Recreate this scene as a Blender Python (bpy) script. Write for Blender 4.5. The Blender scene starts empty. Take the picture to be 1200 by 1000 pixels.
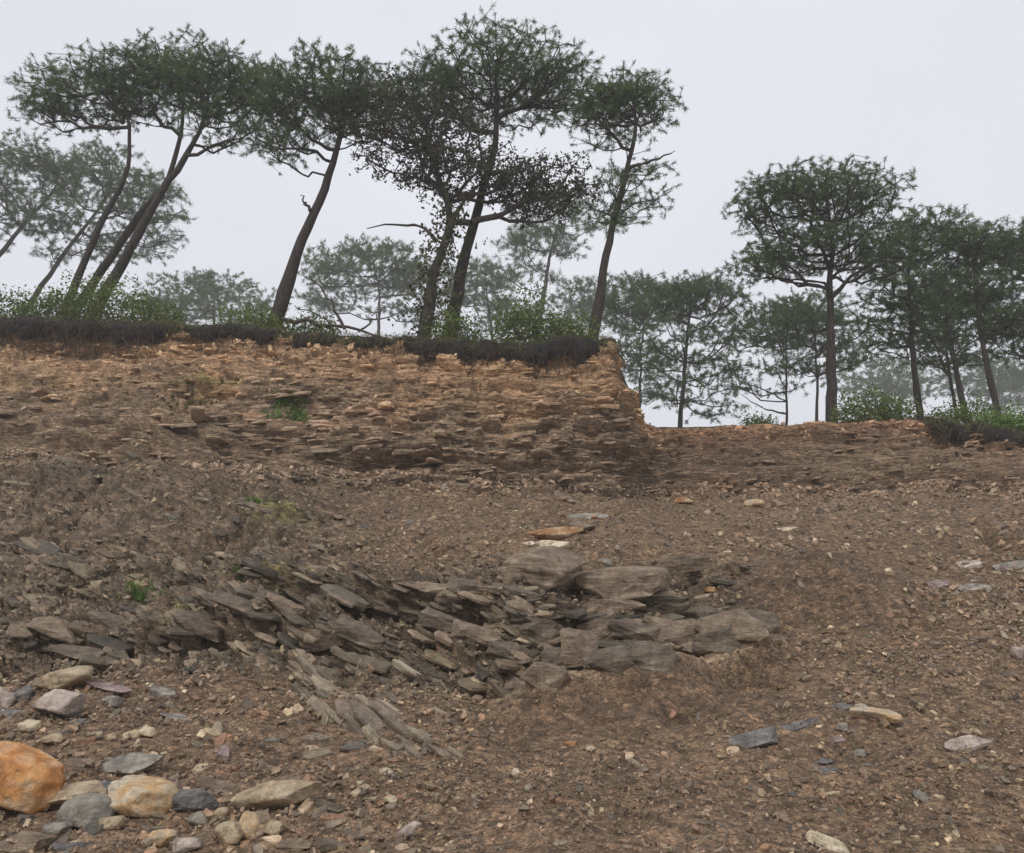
import bpy, math, random
import numpy as np
from mathutils import Vector, Matrix
from mathutils.bvhtree import BVHTree

random.seed(7)
rng = np.random.default_rng(7)
S = bpy.context.scene
COL = S.collection

# ------------------------------------------------------------------ camera
FPX = 1000.0                 # focal length in pixels of the 1200x1000 photograph
PITCH = math.radians(10)
EYE = np.array([0.0, 0.0, 1.6])
cam_d = bpy.data.cameras.new('camera')
cam_d.sensor_fit = 'HORIZONTAL'
cam_d.sensor_width = 36.0
cam_d.lens = 36.0 * FPX / 1200.0
cam_d.clip_start = 0.05
cam_d.clip_end = 2000
cam = bpy.data.objects.new('camera', cam_d)
COL.objects.link(cam)
cam.location = EYE
cam.rotation_euler = (math.radians(90) + PITCH, 0, 0)
S.camera = cam

# ------------------------------------------------------------------ world, sun, exposure
SUN_EL, SUN_AZ = math.radians(52), math.radians(205)     # azimuth measured from +Y clockwise
W = bpy.data.worlds.new('World')
S.world = W
W.use_nodes = True
nt = W.node_tree
nt.nodes.clear()
out = nt.nodes.new('ShaderNodeOutputWorld')
bg = nt.nodes.new('ShaderNodeBackground')
bg2 = nt.nodes.new('ShaderNodeBackground')
mixs = nt.nodes.new('ShaderNodeMixShader')
sky = nt.nodes.new('ShaderNodeTexSky')
sky.sky_type = 'NISHITA'
sky.sun_disc = False
sky.sun_elevation = SUN_EL
sky.sun_rotation = SUN_AZ
sky.dust_density = 4.0
bg.inputs['Strength'].default_value = 0.1
nt.links.new(sky.outputs[0], bg.inputs['Color'])
# the closed cloud deck: an even, very softly mottled pale grey
tc = nt.nodes.new('ShaderNodeTexCoord')
nz = nt.nodes.new('ShaderNodeTexNoise')
nz.inputs['Scale'].default_value = 1.6
nz.inputs['Detail'].default_value = 4
rmp = nt.nodes.new('ShaderNodeValToRGB')
rmp.color_ramp.elements[0].position = 0.3
rmp.color_ramp.elements[0].color = (0.72, 0.735, 0.80, 1)
rmp.color_ramp.elements[1].position = 0.7
rmp.color_ramp.elements[1].color = (0.83, 0.842, 0.90, 1)
nt.links.new(tc.outputs['Generated'], nz.inputs['Vector'])
nt.links.new(nz.outputs['Fac'], rmp.inputs['Fac'])
nt.links.new(rmp.outputs['Color'], bg2.inputs['Color'])
bg2.inputs['Strength'].default_value = 0.96
mixs.inputs['Fac'].default_value = 0.93
nt.links.new(bg.outputs[0], mixs.inputs[1])
nt.links.new(bg2.outputs[0], mixs.inputs[2])
nt.links.new(mixs.outputs[0], out.inputs['Surface'])

sun_d = bpy.data.lights.new('sun', 'SUN')
sun_d.energy = 1.5
sun_d.angle = math.radians(14)
sun_d.color = (1.0, 0.97, 0.92)
sun = bpy.data.objects.new('sun', sun_d)
COL.objects.link(sun)
sdir = Vector((math.sin(SUN_AZ) * math.cos(SUN_EL), math.cos(SUN_AZ) * math.cos(SUN_EL), math.sin(SUN_EL)))
sun.rotation_euler = (-sdir).to_track_quat('-Z', 'Y').to_euler()
sun.location = (0, 0, 60)
S.view_settings.view_transform = 'Standard'
S.view_settings.look = 'None'
S.view_settings.gamma = 1
S.view_settings.exposure = 0.13

# ------------------------------------------------------------------ helpers
def unproj(px, py, Y):
    """point at forward distance Y seen at photo pixel (px, py)"""
    px = np.asarray(px, float); py = np.asarray(py, float); Y = np.asarray(Y, float)
    r = (px - 600) / FPX
    u = -(py - 500) / FPX
    yc = math.cos(PITCH) - math.sin(PITCH) * u
    zc = math.sin(PITCH) + math.cos(PITCH) * u
    k = Y / yc
    return np.stack([r * k, Y + 0 * k, EYE[2] + zc * k], -1)

def project(P):
    d = P - EYE
    fw = d[..., 1] * math.cos(PITCH) + d[..., 2] * math.sin(PITCH)
    up = -d[..., 1] * math.sin(PITCH) + d[..., 2] * math.cos(PITCH)
    fw = np.where(fw < 0.3, 0.3, fw)
    return 600 + FPX * d[..., 0] / fw, 500 - FPX * up / fw

def _hash(ix, iy, iz, seed):
    h = (ix.astype(np.int64) * 374761393 + iy.astype(np.int64) * 668265263 + iz.astype(np.int64) * 2147483647 + seed * 1274126177) & 0xffffffff
    h = ((h ^ (h >> 13)) * 1274126177) & 0xffffffff
    h = ((h ^ (h >> 16)) * 2246822519) & 0xffffffff
    return ((h ^ (h >> 15)) & 0xffffff) / float(0xffffff)

def vnoise(x, y, z, seed=0):
    ix, iy, iz = np.floor(x), np.floor(y), np.floor(z)
    fx, fy, fz = x - ix, y - iy, z - iz
    fx = fx * fx * (3 - 2 * fx); fy = fy * fy * (3 - 2 * fy); fz = fz * fz * (3 - 2 * fz)
    r = 0
    for a in (0, 1):
        for b in (0, 1):
            for c in (0, 1):
                w = (fx if a else 1 - fx) * (fy if b else 1 - fy) * (fz if c else 1 - fz)
                r = r + w * _hash(ix + a, iy + b, iz + c, seed)
    return r * 2 - 1

def fbm(x, y, z, oct=4, seed=0, gain=0.5):
    r, a, t = 0, 1.0, 0
    for o in range(oct):
        r = r + a * vnoise(x * 2 ** o, y * 2 ** o, z * 2 ** o, seed + o * 17)
        t += a; a *= gain
    return r / t

def pchip(xk, yk, x):
    xk = np.asarray(xk, float); yk = np.asarray(yk, float)
    h = np.diff(xk); d = np.diff(yk) / h
    m = np.zeros_like(yk)
    m[0], m[-1] = d[0], d[-1]
    for i in range(1, len(xk) - 1):
        if d[i - 1] * d[i] > 0:
            w1, w2 = 2 * h[i] + h[i - 1], h[i] + 2 * h[i - 1]
            m[i] = (w1 + w2) / (w1 / d[i - 1] + w2 / d[i])
    i = np.clip(np.searchsorted(xk, x) - 1, 0, len(xk) - 2)
    t = (x - xk[i]) / h[i]
    return ((2 * t**3 - 3 * t**2 + 1) * yk[i] + (t**3 - 2 * t**2 + t) * h[i] * m[i]
            + (-2 * t**3 + 3 * t**2) * yk[i + 1] + (t**3 - t**2) * h[i] * m[i + 1])

def mk_mesh(name, V, F, cols=None, smooth=False):
    V = np.ascontiguousarray(V, np.float32); F = np.ascontiguousarray(F, np.int32)
    me = bpy.data.meshes.new(name)
    n, k = F.shape
    me.vertices.add(len(V)); me.vertices.foreach_set('co', V.ravel())
    me.loops.add(n * k); me.loops.foreach_set('vertex_index', F.ravel())
    me.polygons.add(n)
    me.polygons.foreach_set('loop_start', np.arange(0, n * k, k, dtype=np.int32))
    try:
        me.polygons.foreach_set('loop_total', np.full(n, k, np.int32))
    except Exception:
        pass
    me.polygons.foreach_set('use_smooth', np.full(n, smooth, bool))
    if cols is not None:
        a = me.color_attributes.new('Col', 'FLOAT_COLOR', 'POINT')
        c = np.ones((len(V), 4), np.float32); c[:, :cols.shape[1]] = cols
        a.data.foreach_set('color', c.ravel())
    me.update(calc_edges=True)
    me.validate()
    return me

def link(name, me, mat=None, parent=None):
    o = bpy.data.objects.new(name, me)
    COL.objects.link(o)
    if mat is not None and me is not None and not me.materials:
        me.materials.append(mat)
    if parent is not None:
        o.parent = parent
    return o

def tag(o, label=None, cat=None, group=None, kind=None):
    if label: o['label'] = label
    if cat: o['category'] = cat
    if group: o['group'] = group
    if kind: o['kind'] = kind
    return o

def empty(name, loc):
    o = bpy.data.objects.new(name, None)
    o.location = Vector([float(a) for a in loc])
    o.empty_display_size = 0.2
    COL.objects.link(o)
    return o

# ------------------------------------------------------------------ materials
def base_mat(name, rough=0.8):
    m = bpy.data.materials.new(name)
    m.use_nodes = True
    t = m.node_tree
    b = t.nodes['Principled BSDF']
    b.inputs['Roughness'].default_value = rough
    b.inputs['Specular IOR Level'].default_value = 0.3
    return m, t, b

def N(t, kind, **kw):
    n = t.nodes.new(kind)
    for k, v in kw.items():
        setattr(n, k, v)
    return n

def mixcol(t, a, b, fac, mode='MIX'):
    n = t.nodes.new('ShaderNodeMix'); n.data_type = 'RGBA'; n.blend_type = mode
    for sock, val in ((n.inputs[0], fac), (n.inputs[6], a), (n.inputs[7], b)):
        if hasattr(val, 'is_output'):
            t.links.new(val, sock)
        elif isinstance(val, (int, float)):
            sock.default_value = val
        else:
            sock.default_value = (*val, 1)
    return n.outputs[2]

def noise(t, vec, scale, detail=5, rough=0.6):
    n = t.nodes.new('ShaderNodeTexNoise')
    n.inputs['Scale'].default_value = scale
    n.inputs['Detail'].default_value = detail
    n.inputs['Roughness'].default_value = rough
    if vec is not None:
        t.links.new(vec, n.inputs['Vector'])
    return n.outputs['Fac']

def ramp(t, fac, stops):
    n = t.nodes.new('ShaderNodeValToRGB')
    e = n.color_ramp.elements
    while len(e) < len(stops):
        e.new(0.5)
    for i, (p, c) in enumerate(stops):
        e[i].position = p
        e[i].color = (*c, 1) if len(c) == 3 else c
    t.links.new(fac, n.inputs['Fac'])
    return n.outputs['Color']

def g3(v): return (v, v, v)

def rock_mat(name, source, rough=0.62, scale=1.0, bump=0.35, layered=True, cells=False, cellscale=(1.0, 1.0, 1.7), cellrot=None):
    """source: 'attr' = colour attribute, 'obj' = object colour. Grain, layering and wear on top."""
    m, t, b = base_mat(name, rough)
    geo = N(t, 'ShaderNodeNewGeometry').outputs['Position']
    if source == 'attr':
        base = N(t, 'ShaderNodeAttribute', attribute_name='Col').outputs['Color']
    else:
        base = N(t, 'ShaderNodeObjectInfo').outputs['Color']
    n1 = noise(t, geo, 9 * scale, 6, 0.65)
    n2 = noise(t, geo, 45 * scale, 4, 0.7)
    f1 = ramp(t, n1, [(0.28, g3(0.55)), (0.5, g3(1.0)), (0.72, g3(1.55))])
    f2 = ramp(t, n2, [(0.28, g3(0.66)), (0.5, g3(1.0)), (0.75, g3(1.35))])
    c = mixcol(t, base, f1, 1.0, 'MULTIPLY')
    c = mixcol(t, c, f2, 1.0, 'MULTIPLY')
    # rusty and dusty blotches
    n3 = noise(t, geo, 2.3 * scale, 5, 0.7)
    r3 = ramp(t, n3, [(0.55, g3(0.0)), (0.72, g3(0.4))])
    c = mixcol(t, c, mixcol(t, c, (1.25, 0.95, 0.72), 1.0, 'MULTIPLY'), r3)
    vh = None
    if cells:                       # rubble: stone after stone, each with its own tone
        mpv = N(t, 'ShaderNodeMapping'); mpv.inputs['Scale'].default_value = cellscale
        if cellrot:                 # cells flattened along dipping beds
            mpv.vector_type = 'TEXTURE'; mpv.inputs['Scale'].default_value = tuple(1 / v for v in cellscale); mpv.inputs['Rotation'].default_value = cellrot
        wv = N(t, 'ShaderNodeTexNoise'); wv.inputs['Scale'].default_value = 14; wv.inputs['Detail'].default_value = 3
        t.links.new(geo, wv.inputs['Vector'])
        av = N(t, 'ShaderNodeVectorMath', operation='MULTIPLY_ADD'); av.inputs[1].default_value = (0.07, 0.07, 0.07)
        t.links.new(wv.outputs['Color'], av.inputs[0]); t.links.new(geo, av.inputs[2]); t.links.new(av.outputs[0], mpv.inputs['Vector'])
        vh = []
        for sc, lo_, hi_ in ((17, 0.55, 1.6), (46, 0.6, 1.5)):
            v = N(t, 'ShaderNodeTexVoronoi'); v.inputs['Scale'].default_value = sc
            t.links.new(mpv.outputs[0], v.inputs['Vector'])
            sp = N(t, 'ShaderNodeSeparateColor'); t.links.new(v.outputs['Color'], sp.inputs[0])
            c = mixcol(t, c, ramp(t, sp.outputs[0], [(0.0, g3(lo_)), (0.6, g3(1.0)), (1.0, (hi_, hi_ * 0.97, hi_ * 0.93))]), 0.8, 'MULTIPLY')
            vh.append((v.outputs['Distance'], sp.outputs[1]))
    t.links.new(c, b.inputs['Base Color'])
    bm = N(t, 'ShaderNodeBump'); bm.inputs['Strength'].default_value = bump; bm.inputs['Distance'].default_value = 0.03
    if layered:
        mp = N(t, 'ShaderNodeMapping'); mp.inputs['Scale'].default_value = (1.2, 1.2, 9)
        mp.inputs['Rotation'].default_value = (0.1, 0.12, 0)
        t.links.new(geo, mp.inputs['Vector'])
        nl = noise(t, mp.outputs[0], 6 * scale, 6, 0.7)
    else:
        nl = noise(t, geo, 22 * scale, 6, 0.7)
    ad = N(t, 'ShaderNodeMath', operation='ADD')
    t.links.new(nl, ad.inputs[0]); t.links.new(n2, ad.inputs[1])
    hgt = ad.outputs[0]
    for dd, cell in (vh or ()):
        sb = N(t, 'ShaderNodeMath', operation='MULTIPLY_ADD'); sb.inputs[1].default_value = -1.3
        t.links.new(dd, sb.inputs[0]); t.links.new(hgt, sb.inputs[2])
        sc2 = N(t, 'ShaderNodeMath', operation='MULTIPLY_ADD'); sc2.inputs[1].default_value = 0.7
        t.links.new(cell, sc2.inputs[0]); t.links.new(sb.outputs[0], sc2.inputs[2])
        hgt = sc2.outputs[0]
    t.links.new(hgt, bm.inputs['Height'])
    t.links.new(bm.outputs[0], b.inputs['Normal'])
    return m

M = {}
M['ground'] = rock_mat('weathered_shale_ground', 'attr', 0.8, 1.0, 0.8, True, True)
M['cliff'] = rock_mat('bedded_shale_face', 'attr', 0.75, 1.0, 0.8, True, True, (0.30, 0.30, 2.4))
M['dipping'] = rock_mat('dipping_shale', 'attr', 0.7, 1.0, 0.8, False, True, (0.38, 0.38, 2.2), (0.28, 0.39, 0.0))
M['soil'] = rock_mat('dark_topsoil', 'attr', 0.9, 1.0, 0.7, False)
M['chip'] = rock_mat('shale_chips', 'attr', 0.6, 1.6, 0.25, False)
M['slab'] = rock_mat('shale_slab', 'obj', 0.55, 1.3, 0.4)
M['slabs'] = rock_mat('shale_slabs_mass', 'attr', 0.6, 1.3, 0.4)

def cobble_mat(name, stops, vein=(0.75, 0.68, 0.55), vamt=0.18, rough=0.6, layer=0.0):
    m, t, b = base_mat(name, rough)
    co = N(t, 'ShaderNodeTexCoord').outputs['Object']
    n1 = noise(t, co, 5.0, 7, 0.65)
    c = ramp(t, n1, stops)
    n2 = noise(t, co, 16, 6, 0.75)
    c = mixcol(t, c, ramp(t, n2, [(0.25, g3(0.45)), (0.5, g3(1.0)), (0.75, g3(1.45))]), 1.0, 'MULTIPLY')
    # pale mineral veins: thin bands of a distorted noise
    mv = N(t, 'ShaderNodeMapping'); mv.inputs['Scale'].default_value = (2.5, 2.0, 9.0); mv.inputs['Rotation'].default_value = (0.3, 0.5, 0.2)
    t.links.new(co, mv.inputs['Vector'])
    nv = noise(t, mv.outputs[0], 1.6, 5, 0.6)
    rv = ramp(t, nv, [(0.5, g3(0)), (0.62, g3(vamt)), (0.75, g3(vamt * 1.6))])
    c = mixcol(t, c, vein, rv)
    n4 = noise(t, co, 60, 3, 0.7)
    c = mixcol(t, c, ramp(t, n4, [(0.3, g3(0.75)), (0.6, g3(1.1))]), 0.8, 'MULTIPLY')
    t.links.new(c, b.inputs['Base Color'])
    bm = N(t, 'ShaderNodeBump'); bm.inputs['Strength'].default_value = 0.7; bm.inputs['Distance'].default_value = 0.03
    hg = n2
    if layer:                       # cleavage lines of the shale
        ml = N(t, 'ShaderNodeMapping'); ml.inputs['Scale'].default_value = (4.0, 4.0, 26.0); ml.inputs['Rotation'].default_value = (0.15, 0.35, 0.0)
        t.links.new(co, ml.inputs['Vector'])
        nl = noise(t, ml.outputs[0], 1.0, 5, 0.65)
        c = mixcol(t, c, ramp(t, nl, [(0.36, g3(0.5)), (0.5, g3(1.0)), (0.66, g3(1.4))]), layer, 'MULTIPLY')
        t.links.new(c, b.inputs['Base Color'])
        ad = N(t, 'ShaderNodeMath', operation='MULTIPLY_ADD'); ad.inputs[1].default_value = 1.6
        t.links.new(nl, ad.inputs[0]); t.links.new(n2, ad.inputs[2]); hg = ad.outputs[0]
    t.links.new(hg, bm.inputs['Height']); t.links.new(bm.outputs[0], b.inputs['Normal'])
    return m

M['orange'] = cobble_mat('orange_sandstone', [(0.3, (0.26, 0.12, 0.05)), (0.44, (0.50, 0.22, 0.07)), (0.54, (0.56, 0.29, 0.11)), (0.66, (0.66, 0.48, 0.30))])
M['tan'] = cobble_mat('tan_sandstone', [(0.3, (0.15, 0.115, 0.08)), (0.46, (0.36, 0.27, 0.17)), (0.6, (0.50, 0.40, 0.27)), (0.75, (0.42, 0.26, 0.12))])
M['creamorange'] = cobble_mat('cream_and_orange_sandstone', [(0.32, (0.14, 0.12, 0.10)), (0.42, (0.48, 0.40, 0.29)), (0.54, (0.50, 0.31, 0.14)), (0.66, (0.60, 0.51, 0.39))])
M['grey'] = cobble_mat('grey_limestone', [(0.3, (0.11, 0.10, 0.085)), (0.5, (0.25, 0.225, 0.185)), (0.7, (0.38, 0.335, 0.275))])
M['pink'] = cobble_mat('pinkish_quartzite', [(0.3, (0.22, 0.16, 0.13)), (0.5, (0.40, 0.32, 0.27)), (0.7, (0.52, 0.46, 0.40))], vamt=0.4)
M['purple'] = cobble_mat('purple_grey_slate', [(0.3, (0.14, 0.10, 0.095)), (0.5, (0.25, 0.18, 0.165)), (0.7, (0.33, 0.25, 0.22))], vamt=0.15, layer=0.5)
M['slate'] = cobble_mat('blue_grey_slate', [(0.3, (0.08, 0.075, 0.072)), (0.5, (0.155, 0.143, 0.134)), (0.7, (0.24, 0.222, 0.205))], vamt=0.12, layer=0.5)
M['brown'] = cobble_mat('brown_shale_block', [(0.3, (0.115, 0.082, 0.056)), (0.5, (0.205, 0.15, 0.102)), (0.7, (0.33, 0.25, 0.172))], vamt=0.25, vein=(0.4, 0.34, 0.27), layer=0.5)
M['darkshale'] = cobble_mat('dark_shale_block', [(0.3, (0.075, 0.058, 0.042)), (0.5, (0.14, 0.108, 0.076)), (0.7, (0.235, 0.182, 0.128))], vamt=0.2, vein=(0.35, 0.30, 0.24), layer=0.5)
M['cream'] = cobble_mat('cream_quartz_stone', [(0.3, (0.36, 0.28, 0.18)), (0.5, (0.54, 0.45, 0.31)), (0.7, (0.66, 0.59, 0.46))])
M['rust'] = cobble_mat('rust_brown_stone', [(0.3, (0.17, 0.08, 0.035)), (0.46, (0.30, 0.15, 0.06)), (0.62, (0.48, 0.33, 0.19))], vamt=0.2)

def bark_mat(name, dark, light, sc=1.0):
    m, t, b = base_mat(name, 0.9)
    geo = N(t, 'ShaderNodeNewGeometry').outputs['Position']
    mp = N(t, 'ShaderNodeMapping'); mp.inputs['Scale'].default_value = (3.2, 3.2, 0.8)
    t.links.new(geo, mp.inputs['Vector'])
    n1 = noise(t, mp.outputs[0], 5 * sc, 6, 0.7)
    c = ramp(t, n1, [(0.35, dark), (0.65, light)])
    t.links.new(c, b.inputs['Base Color'])
    bm = N(t, 'ShaderNodeBump'); bm.inputs['Strength'].default_value = 0.8; bm.inputs['Distance'].default_value = 0.05
    t.links.new(n1, bm.inputs['Height']); t.links.new(bm.outputs[0], b.inputs['Normal'])
    return m
M['bark'] = bark_mat('pine_bark', (0.020, 0.017, 0.014), (0.066, 0.054, 0.045))
M['bark2'] = bark_mat('dark_bark', (0.030, 0.025, 0.02), (0.085, 0.07, 0.055))
M['deadwood'] = bark_mat('dead_wood', (0.04, 0.03, 0.024), (0.11, 0.085, 0.065))

def leaf_mat(name, stops, transl=0.25, rough=0.65, sc=1.4):
    m, t, b = base_mat(name, rough)
    geo = N(t, 'ShaderNodeNewGeometry')
    n1 = noise(t, geo.outputs['Position'], sc, 3, 0.6)
    c = ramp(t, n1, stops)
    rnd = ramp(t, geo.outputs['Random Per Island'], [(0, g3(0.7)), (1, g3(1.35))])
    c = mixcol(t, c, rnd, 1.0, 'MULTIPLY')
    t.links.new(c, b.inputs['Base Color'])
    tr = N(t, 'ShaderNodeBsdfTranslucent'); t.links.new(c, tr.inputs['Color'])
    mx = N(t, 'ShaderNodeMixShader'); mx.inputs['Fac'].default_value = transl
    o = t.nodes['Material Output']
    t.links.new(b.outputs[0], mx.inputs[1]); t.links.new(tr.outputs[0], mx.inputs[2]); t.links.new(mx.outputs[0], o.inputs['Surface'])
    return m
M['needle'] = leaf_mat('pine_needles', [(0.3, (0.058, 0.105, 0.042)), (0.5, (0.092, 0.152, 0.056)), (0.7, (0.135, 0.195, 0.066))], 0.45)
M['broadleaf'] = leaf_mat('dark_broad_leaves', [(0.3, (0.03, 0.04, 0.022)), (0.5, (0.045, 0.05, 0.028)), (0.7, (0.075, 0.055, 0.034))], 0.25)
M['bush'] = leaf_mat('bush_leaves', [(0.3, (0.07, 0.105, 0.03)), (0.5, (0.115, 0.16, 0.042)), (0.7, (0.19, 0.22, 0.065))], 0.3, sc=2.5)
M['weed'] = leaf_mat('weed_leaves', [(0.3, (0.08, 0.15, 0.03)), (0.7, (0.18, 0.27, 0.06))], 0.3, sc=5)
M['grass'] = leaf_mat('rim_grass_blades', [(0.3, (0.06, 0.07, 0.028)), (0.5, (0.12, 0.125, 0.05)), (0.7, (0.15, 0.11, 0.06))], 0.3, sc=2)
M['ivy'] = leaf_mat('ivy_leaves', [(0.3, (0.035, 0.042, 0.016)), (0.6, (0.075, 0.08, 0.026)), (0.8, (0.12, 0.11, 0.04))], 0.2, sc=4)
M['root'] = bark_mat('root_fibres', (0.02, 0.015, 0.011), (0.12, 0.09, 0.066), 2)

# ------------------------------------------------------------------ the hillside: one parametric ground sheet
# knots per lateral line: (photo row, forward distance) -> real points in space; rows are features of the slope
PXK = [-900, -400, 0, 150, 300, 450, 600, 690, 716, 727, 742, 755, 800, 900, 1000, 1100, 1200, 1600, 2100]
KN = {   #        a bottom      b            c outcrop foot  d            e outcrop top  f talus        g cliff foot  h             i             j under lip   k lip
  -900: [(1000, 4.7), (890, 6.3), (800, 8.4), (735, 9.6), (670, 11.0), (600, 13.5), (545, 16.7), (485, 17.9), (435, 18.9), (398, 19.6), (374, 19.7)],
  -400: [(1000, 4.7), (890, 6.3), (800, 8.4), (735, 9.6), (670, 11.0), (600, 13.5), (545, 16.7), (485, 17.9), (435, 18.9), (398, 19.6), (374, 19.7)],
     0: [(1000, 4.7), (890, 6.3), (800, 8.4), (735, 9.6), (670, 11.0), (600, 13.5), (545, 16.7), (490, 17.9), (440, 18.9), (400, 19.6), (378, 19.7)],
   150: [(1000, 4.7), (890, 6.3), (795, 8.4), (735, 9.5), (670, 10.8), (610, 13.2), (550, 16.7), (495, 17.9), (445, 18.9), (405, 19.6), (380, 19.5)],
   300: [(1000, 4.7), (893, 6.3), (793, 8.4), (732, 9.2), (660, 10.4), (605, 13.4), (560, 17.0), (500, 17.8), (450, 18.6), (412, 19.2), (391, 19.4)],
   450: [(1000, 4.7), (900, 6.2), (815, 8.1), (755, 8.9), (682, 9.9), (622, 12.5), (574, 17.2), (515, 17.8), (460, 18.4), (420, 18.9), (400, 19.1)],
   600: [(1000, 4.7), (900, 6.2), (820, 8.0), (760, 8.7), (685, 9.7), (628, 11.8), (578, 17.1), (520, 17.6), (465, 18.1), (428, 18.5), (404, 18.6)],
   690: [(1000, 4.7), (898, 6.2), (805, 8.2), (752, 8.9), (690, 10.0), (632, 12.2), (578, 17.2), (520, 17.7), (465, 18.2), (428, 18.6), (402, 18.8)],
   716: [(1000, 4.7), (898, 6.2), (800, 8.3), (750, 9.0), (690, 10.1), (632, 12.2), (579, 17.3), (520, 17.9), (466, 18.5), (430, 18.9), (405, 19.1)],
   727: [(1000, 4.7), (898, 6.2), (799, 8.3), (749, 9.0), (691, 10.1), (632, 12.3), (580, 17.3), (527, 18.1), (480, 18.8), (446, 19.4), (428, 19.6)],
   742: [(1000, 4.7), (897, 6.2), (796, 8.3), (747, 9.1), (692, 10.1), (632, 12.4), (580, 17.9), (538, 19.0), (502, 19.8), (478, 20.4), (464, 20.6)],
   755: [(1000, 4.7), (896, 6.2), (792, 8.4), (745, 9.2), (692, 10.2), (632, 12.5), (581, 18.6), (548, 19.7), (519, 20.7), (504, 21.2), (497, 21.5)],
   800: [(1000, 4.7), (895, 6.2), (783, 8.6), (738, 9.5), (692, 10.5), (630, 12.8), (582, 20.0), (556, 20.7), (530, 21.4), (510, 22.0), (501, 22.3)],
   900: [(1000, 4.7), (893, 6.2), (780, 8.6), (724, 9.9), (675, 11.2), (625, 13.4), (583, 19.4), (558, 20.1), (532, 20.8), (510, 21.5), (500, 21.9)],
  1000: [(1000, 4.7), (892, 6.2), (785, 8.5), (725, 9.8), (675, 11.2), (625, 13.4), (581, 18.6), (556, 19.2), (528, 19.9), (505, 20.5), (496, 20.8)],
  1100: [(1000, 4.7), (892, 6.2), (785, 8.5), (725, 9.8), (675, 11.2), (625, 13.3), (577, 17.6), (554, 18.2), (529, 18.9), (508, 19.5), (495, 19.7)],
  1200: [(1000, 4.7), (890, 6.2), (785, 8.5), (725, 9.8), (675, 11.1), (625, 13.2), (580, 16.2), (560, 16.9), (540, 17.7), (527, 18.2), (508, 18.4)],
  1600: [(1000, 4.7), (890, 6.2), (785, 8.5), (725, 9.8), (675, 11.1), (625, 13.2), (580, 16.2), (560, 16.9), (540, 17.7), (527, 18.2), (508, 18.4)],
  2100: [(1000, 4.7), (890, 6.2), (785, 8.5), (725, 9.8), (675, 11.1), (625, 13.2), (580, 16.2), (560, 16.9), (540, 17.7), (527, 18.2), (508, 18.4)],
}
KP = []
for px in PXK:
    r = (px - 600) / 1000.0
    rows = [np.array([r * 12.0, -9.0, -0.35]), np.array([r * 4.6, 1.0, -0.02])]
    rows += [unproj(px, py, Y) for py, Y in KN[px]]
    k = rows[-1]
    s = 1 / k[1]
    for dy, dz in ((0.7, 0.10), (3.0, 0.15), (12.0, 0.1), (190.0, -1.0)):
        rows.append(np.array([k[0] * (1 + dy * s), k[1] + dy, k[2] + dz]))
    KP.append(rows)
KP = np.array(KP)                       # columns x knots x 3
cols_px = np.unique(np.concatenate([np.linspace(-900, -60, 40), np.arange(-60, 1261, 3.0), np.linspace(1260, 2100, 40)]))
seg = [14, 26, 60, 60, 60, 64, 40, 46, 52, 50, 38, 12, 8, 8, 8, 14]
tt = np.concatenate([[i + j / n for j in range(n)] for i, n in enumerate(seg)] + [[len(seg)]])
K1 = np.zeros((len(cols_px), KP.shape[1], 3))
for k in range(KP.shape[1]):
    for c in range(3):
        K1[:, k, c] = pchip(PXK, KP[:, k, c], cols_px)
P = np.zeros((len(tt), len(cols_px), 3))
ki = np.arange(KP.shape[1])
for j in range(len(cols_px)):
    for c in range(3):
        P[:, j, c] = pchip(ki, K1[j, :, c], tt)
T = np.repeat(tt[:, None], len(cols_px), 1)
PX = np.repeat(cols_px[None, :], len(tt), 0)
PYB = project(P)[1]

def grid_normals(P):
    du = np.gradient(P, axis=1); dv = np.gradient(P, axis=0)
    n = np.cross(du, dv)
    n /= np.linalg.norm(n, axis=-1, keepdims=True) + 1e-9
    n[n[..., 2] < -0.2] *= -1
    return n

WARM = np.array([1.045, 1.0, 0.89])       # warm tint put into the rock colours to offset the bluish sky light
def sstep(a, b, x):
    t = np.clip((x - a) / (b - a), 0, 1)
    return t * t * (3 - 2 * t)

NB = grid_normals(P)
X, Y, Z = P[..., 0], P[..., 1], P[..., 2]
# row indices: 0 behind,1 feet,2 a,3 b,4 c,5 d,6 e,7 f,8 g,9 h,10 i,11 j,12 k,13..16 plateau
w_cliff = sstep(7.6, 8.2, T) * (1 - sstep(11.6, 12.0, T))
w_out = sstep(3.9, 4.25, T) * (1 - sstep(6.0, 6.5, T)) * (1 - sstep(820, 930, PX))
w_plat = sstep(11.9, 12.2, T)
right = sstep(745, 790, PX)
warp = 0.25 * fbm(X * 0.5, Y * 0.5, Z * 0.5, 3, 3)
q = Z + 0.05 * X * (1 - right) + warp                       # bedding coordinate of the cliff
def beds(q, k, seed, xs=0.5, slot=0.2):
    """stacked beds: each stands proud by its own, laterally changing amount above a narrow recessed joint"""
    u = q * k + 0.9 * vnoise(X * 0.5, Y * 0.5, q * 0.9, seed) + 0.25 * vnoise(X * 2.1, Y * 2.1, q * 2, seed + 1)
    idl = np.floor(u); f = u - idl
    amp = 0.5 + 0.5 * vnoise(X * xs + idl * 5.37, Y * xs, idl * 3.11, seed + 2)
    brk = 0.5 + 0.5 * vnoise(X * xs * 5 + idl * 2.7, Y * xs * 5, idl * 1.7, seed + 3)      # cross joints
    prof = sstep(0.0, slot, f) * (1 - 0.35 * f)
    return prof * (0.25 + amp * (0.45 + 0.75 * (brk > 0.42))) , idl, amp
b1, id1, am1 = beds(q, 2.6, 111, 0.45, 0.16)
b2, id2, am2 = beds(q, 7.0, 121, 0.5, 0.25)
b3, id3, am3 = beds(q, 15.0, 131, 0.8, 0.35)
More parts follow.
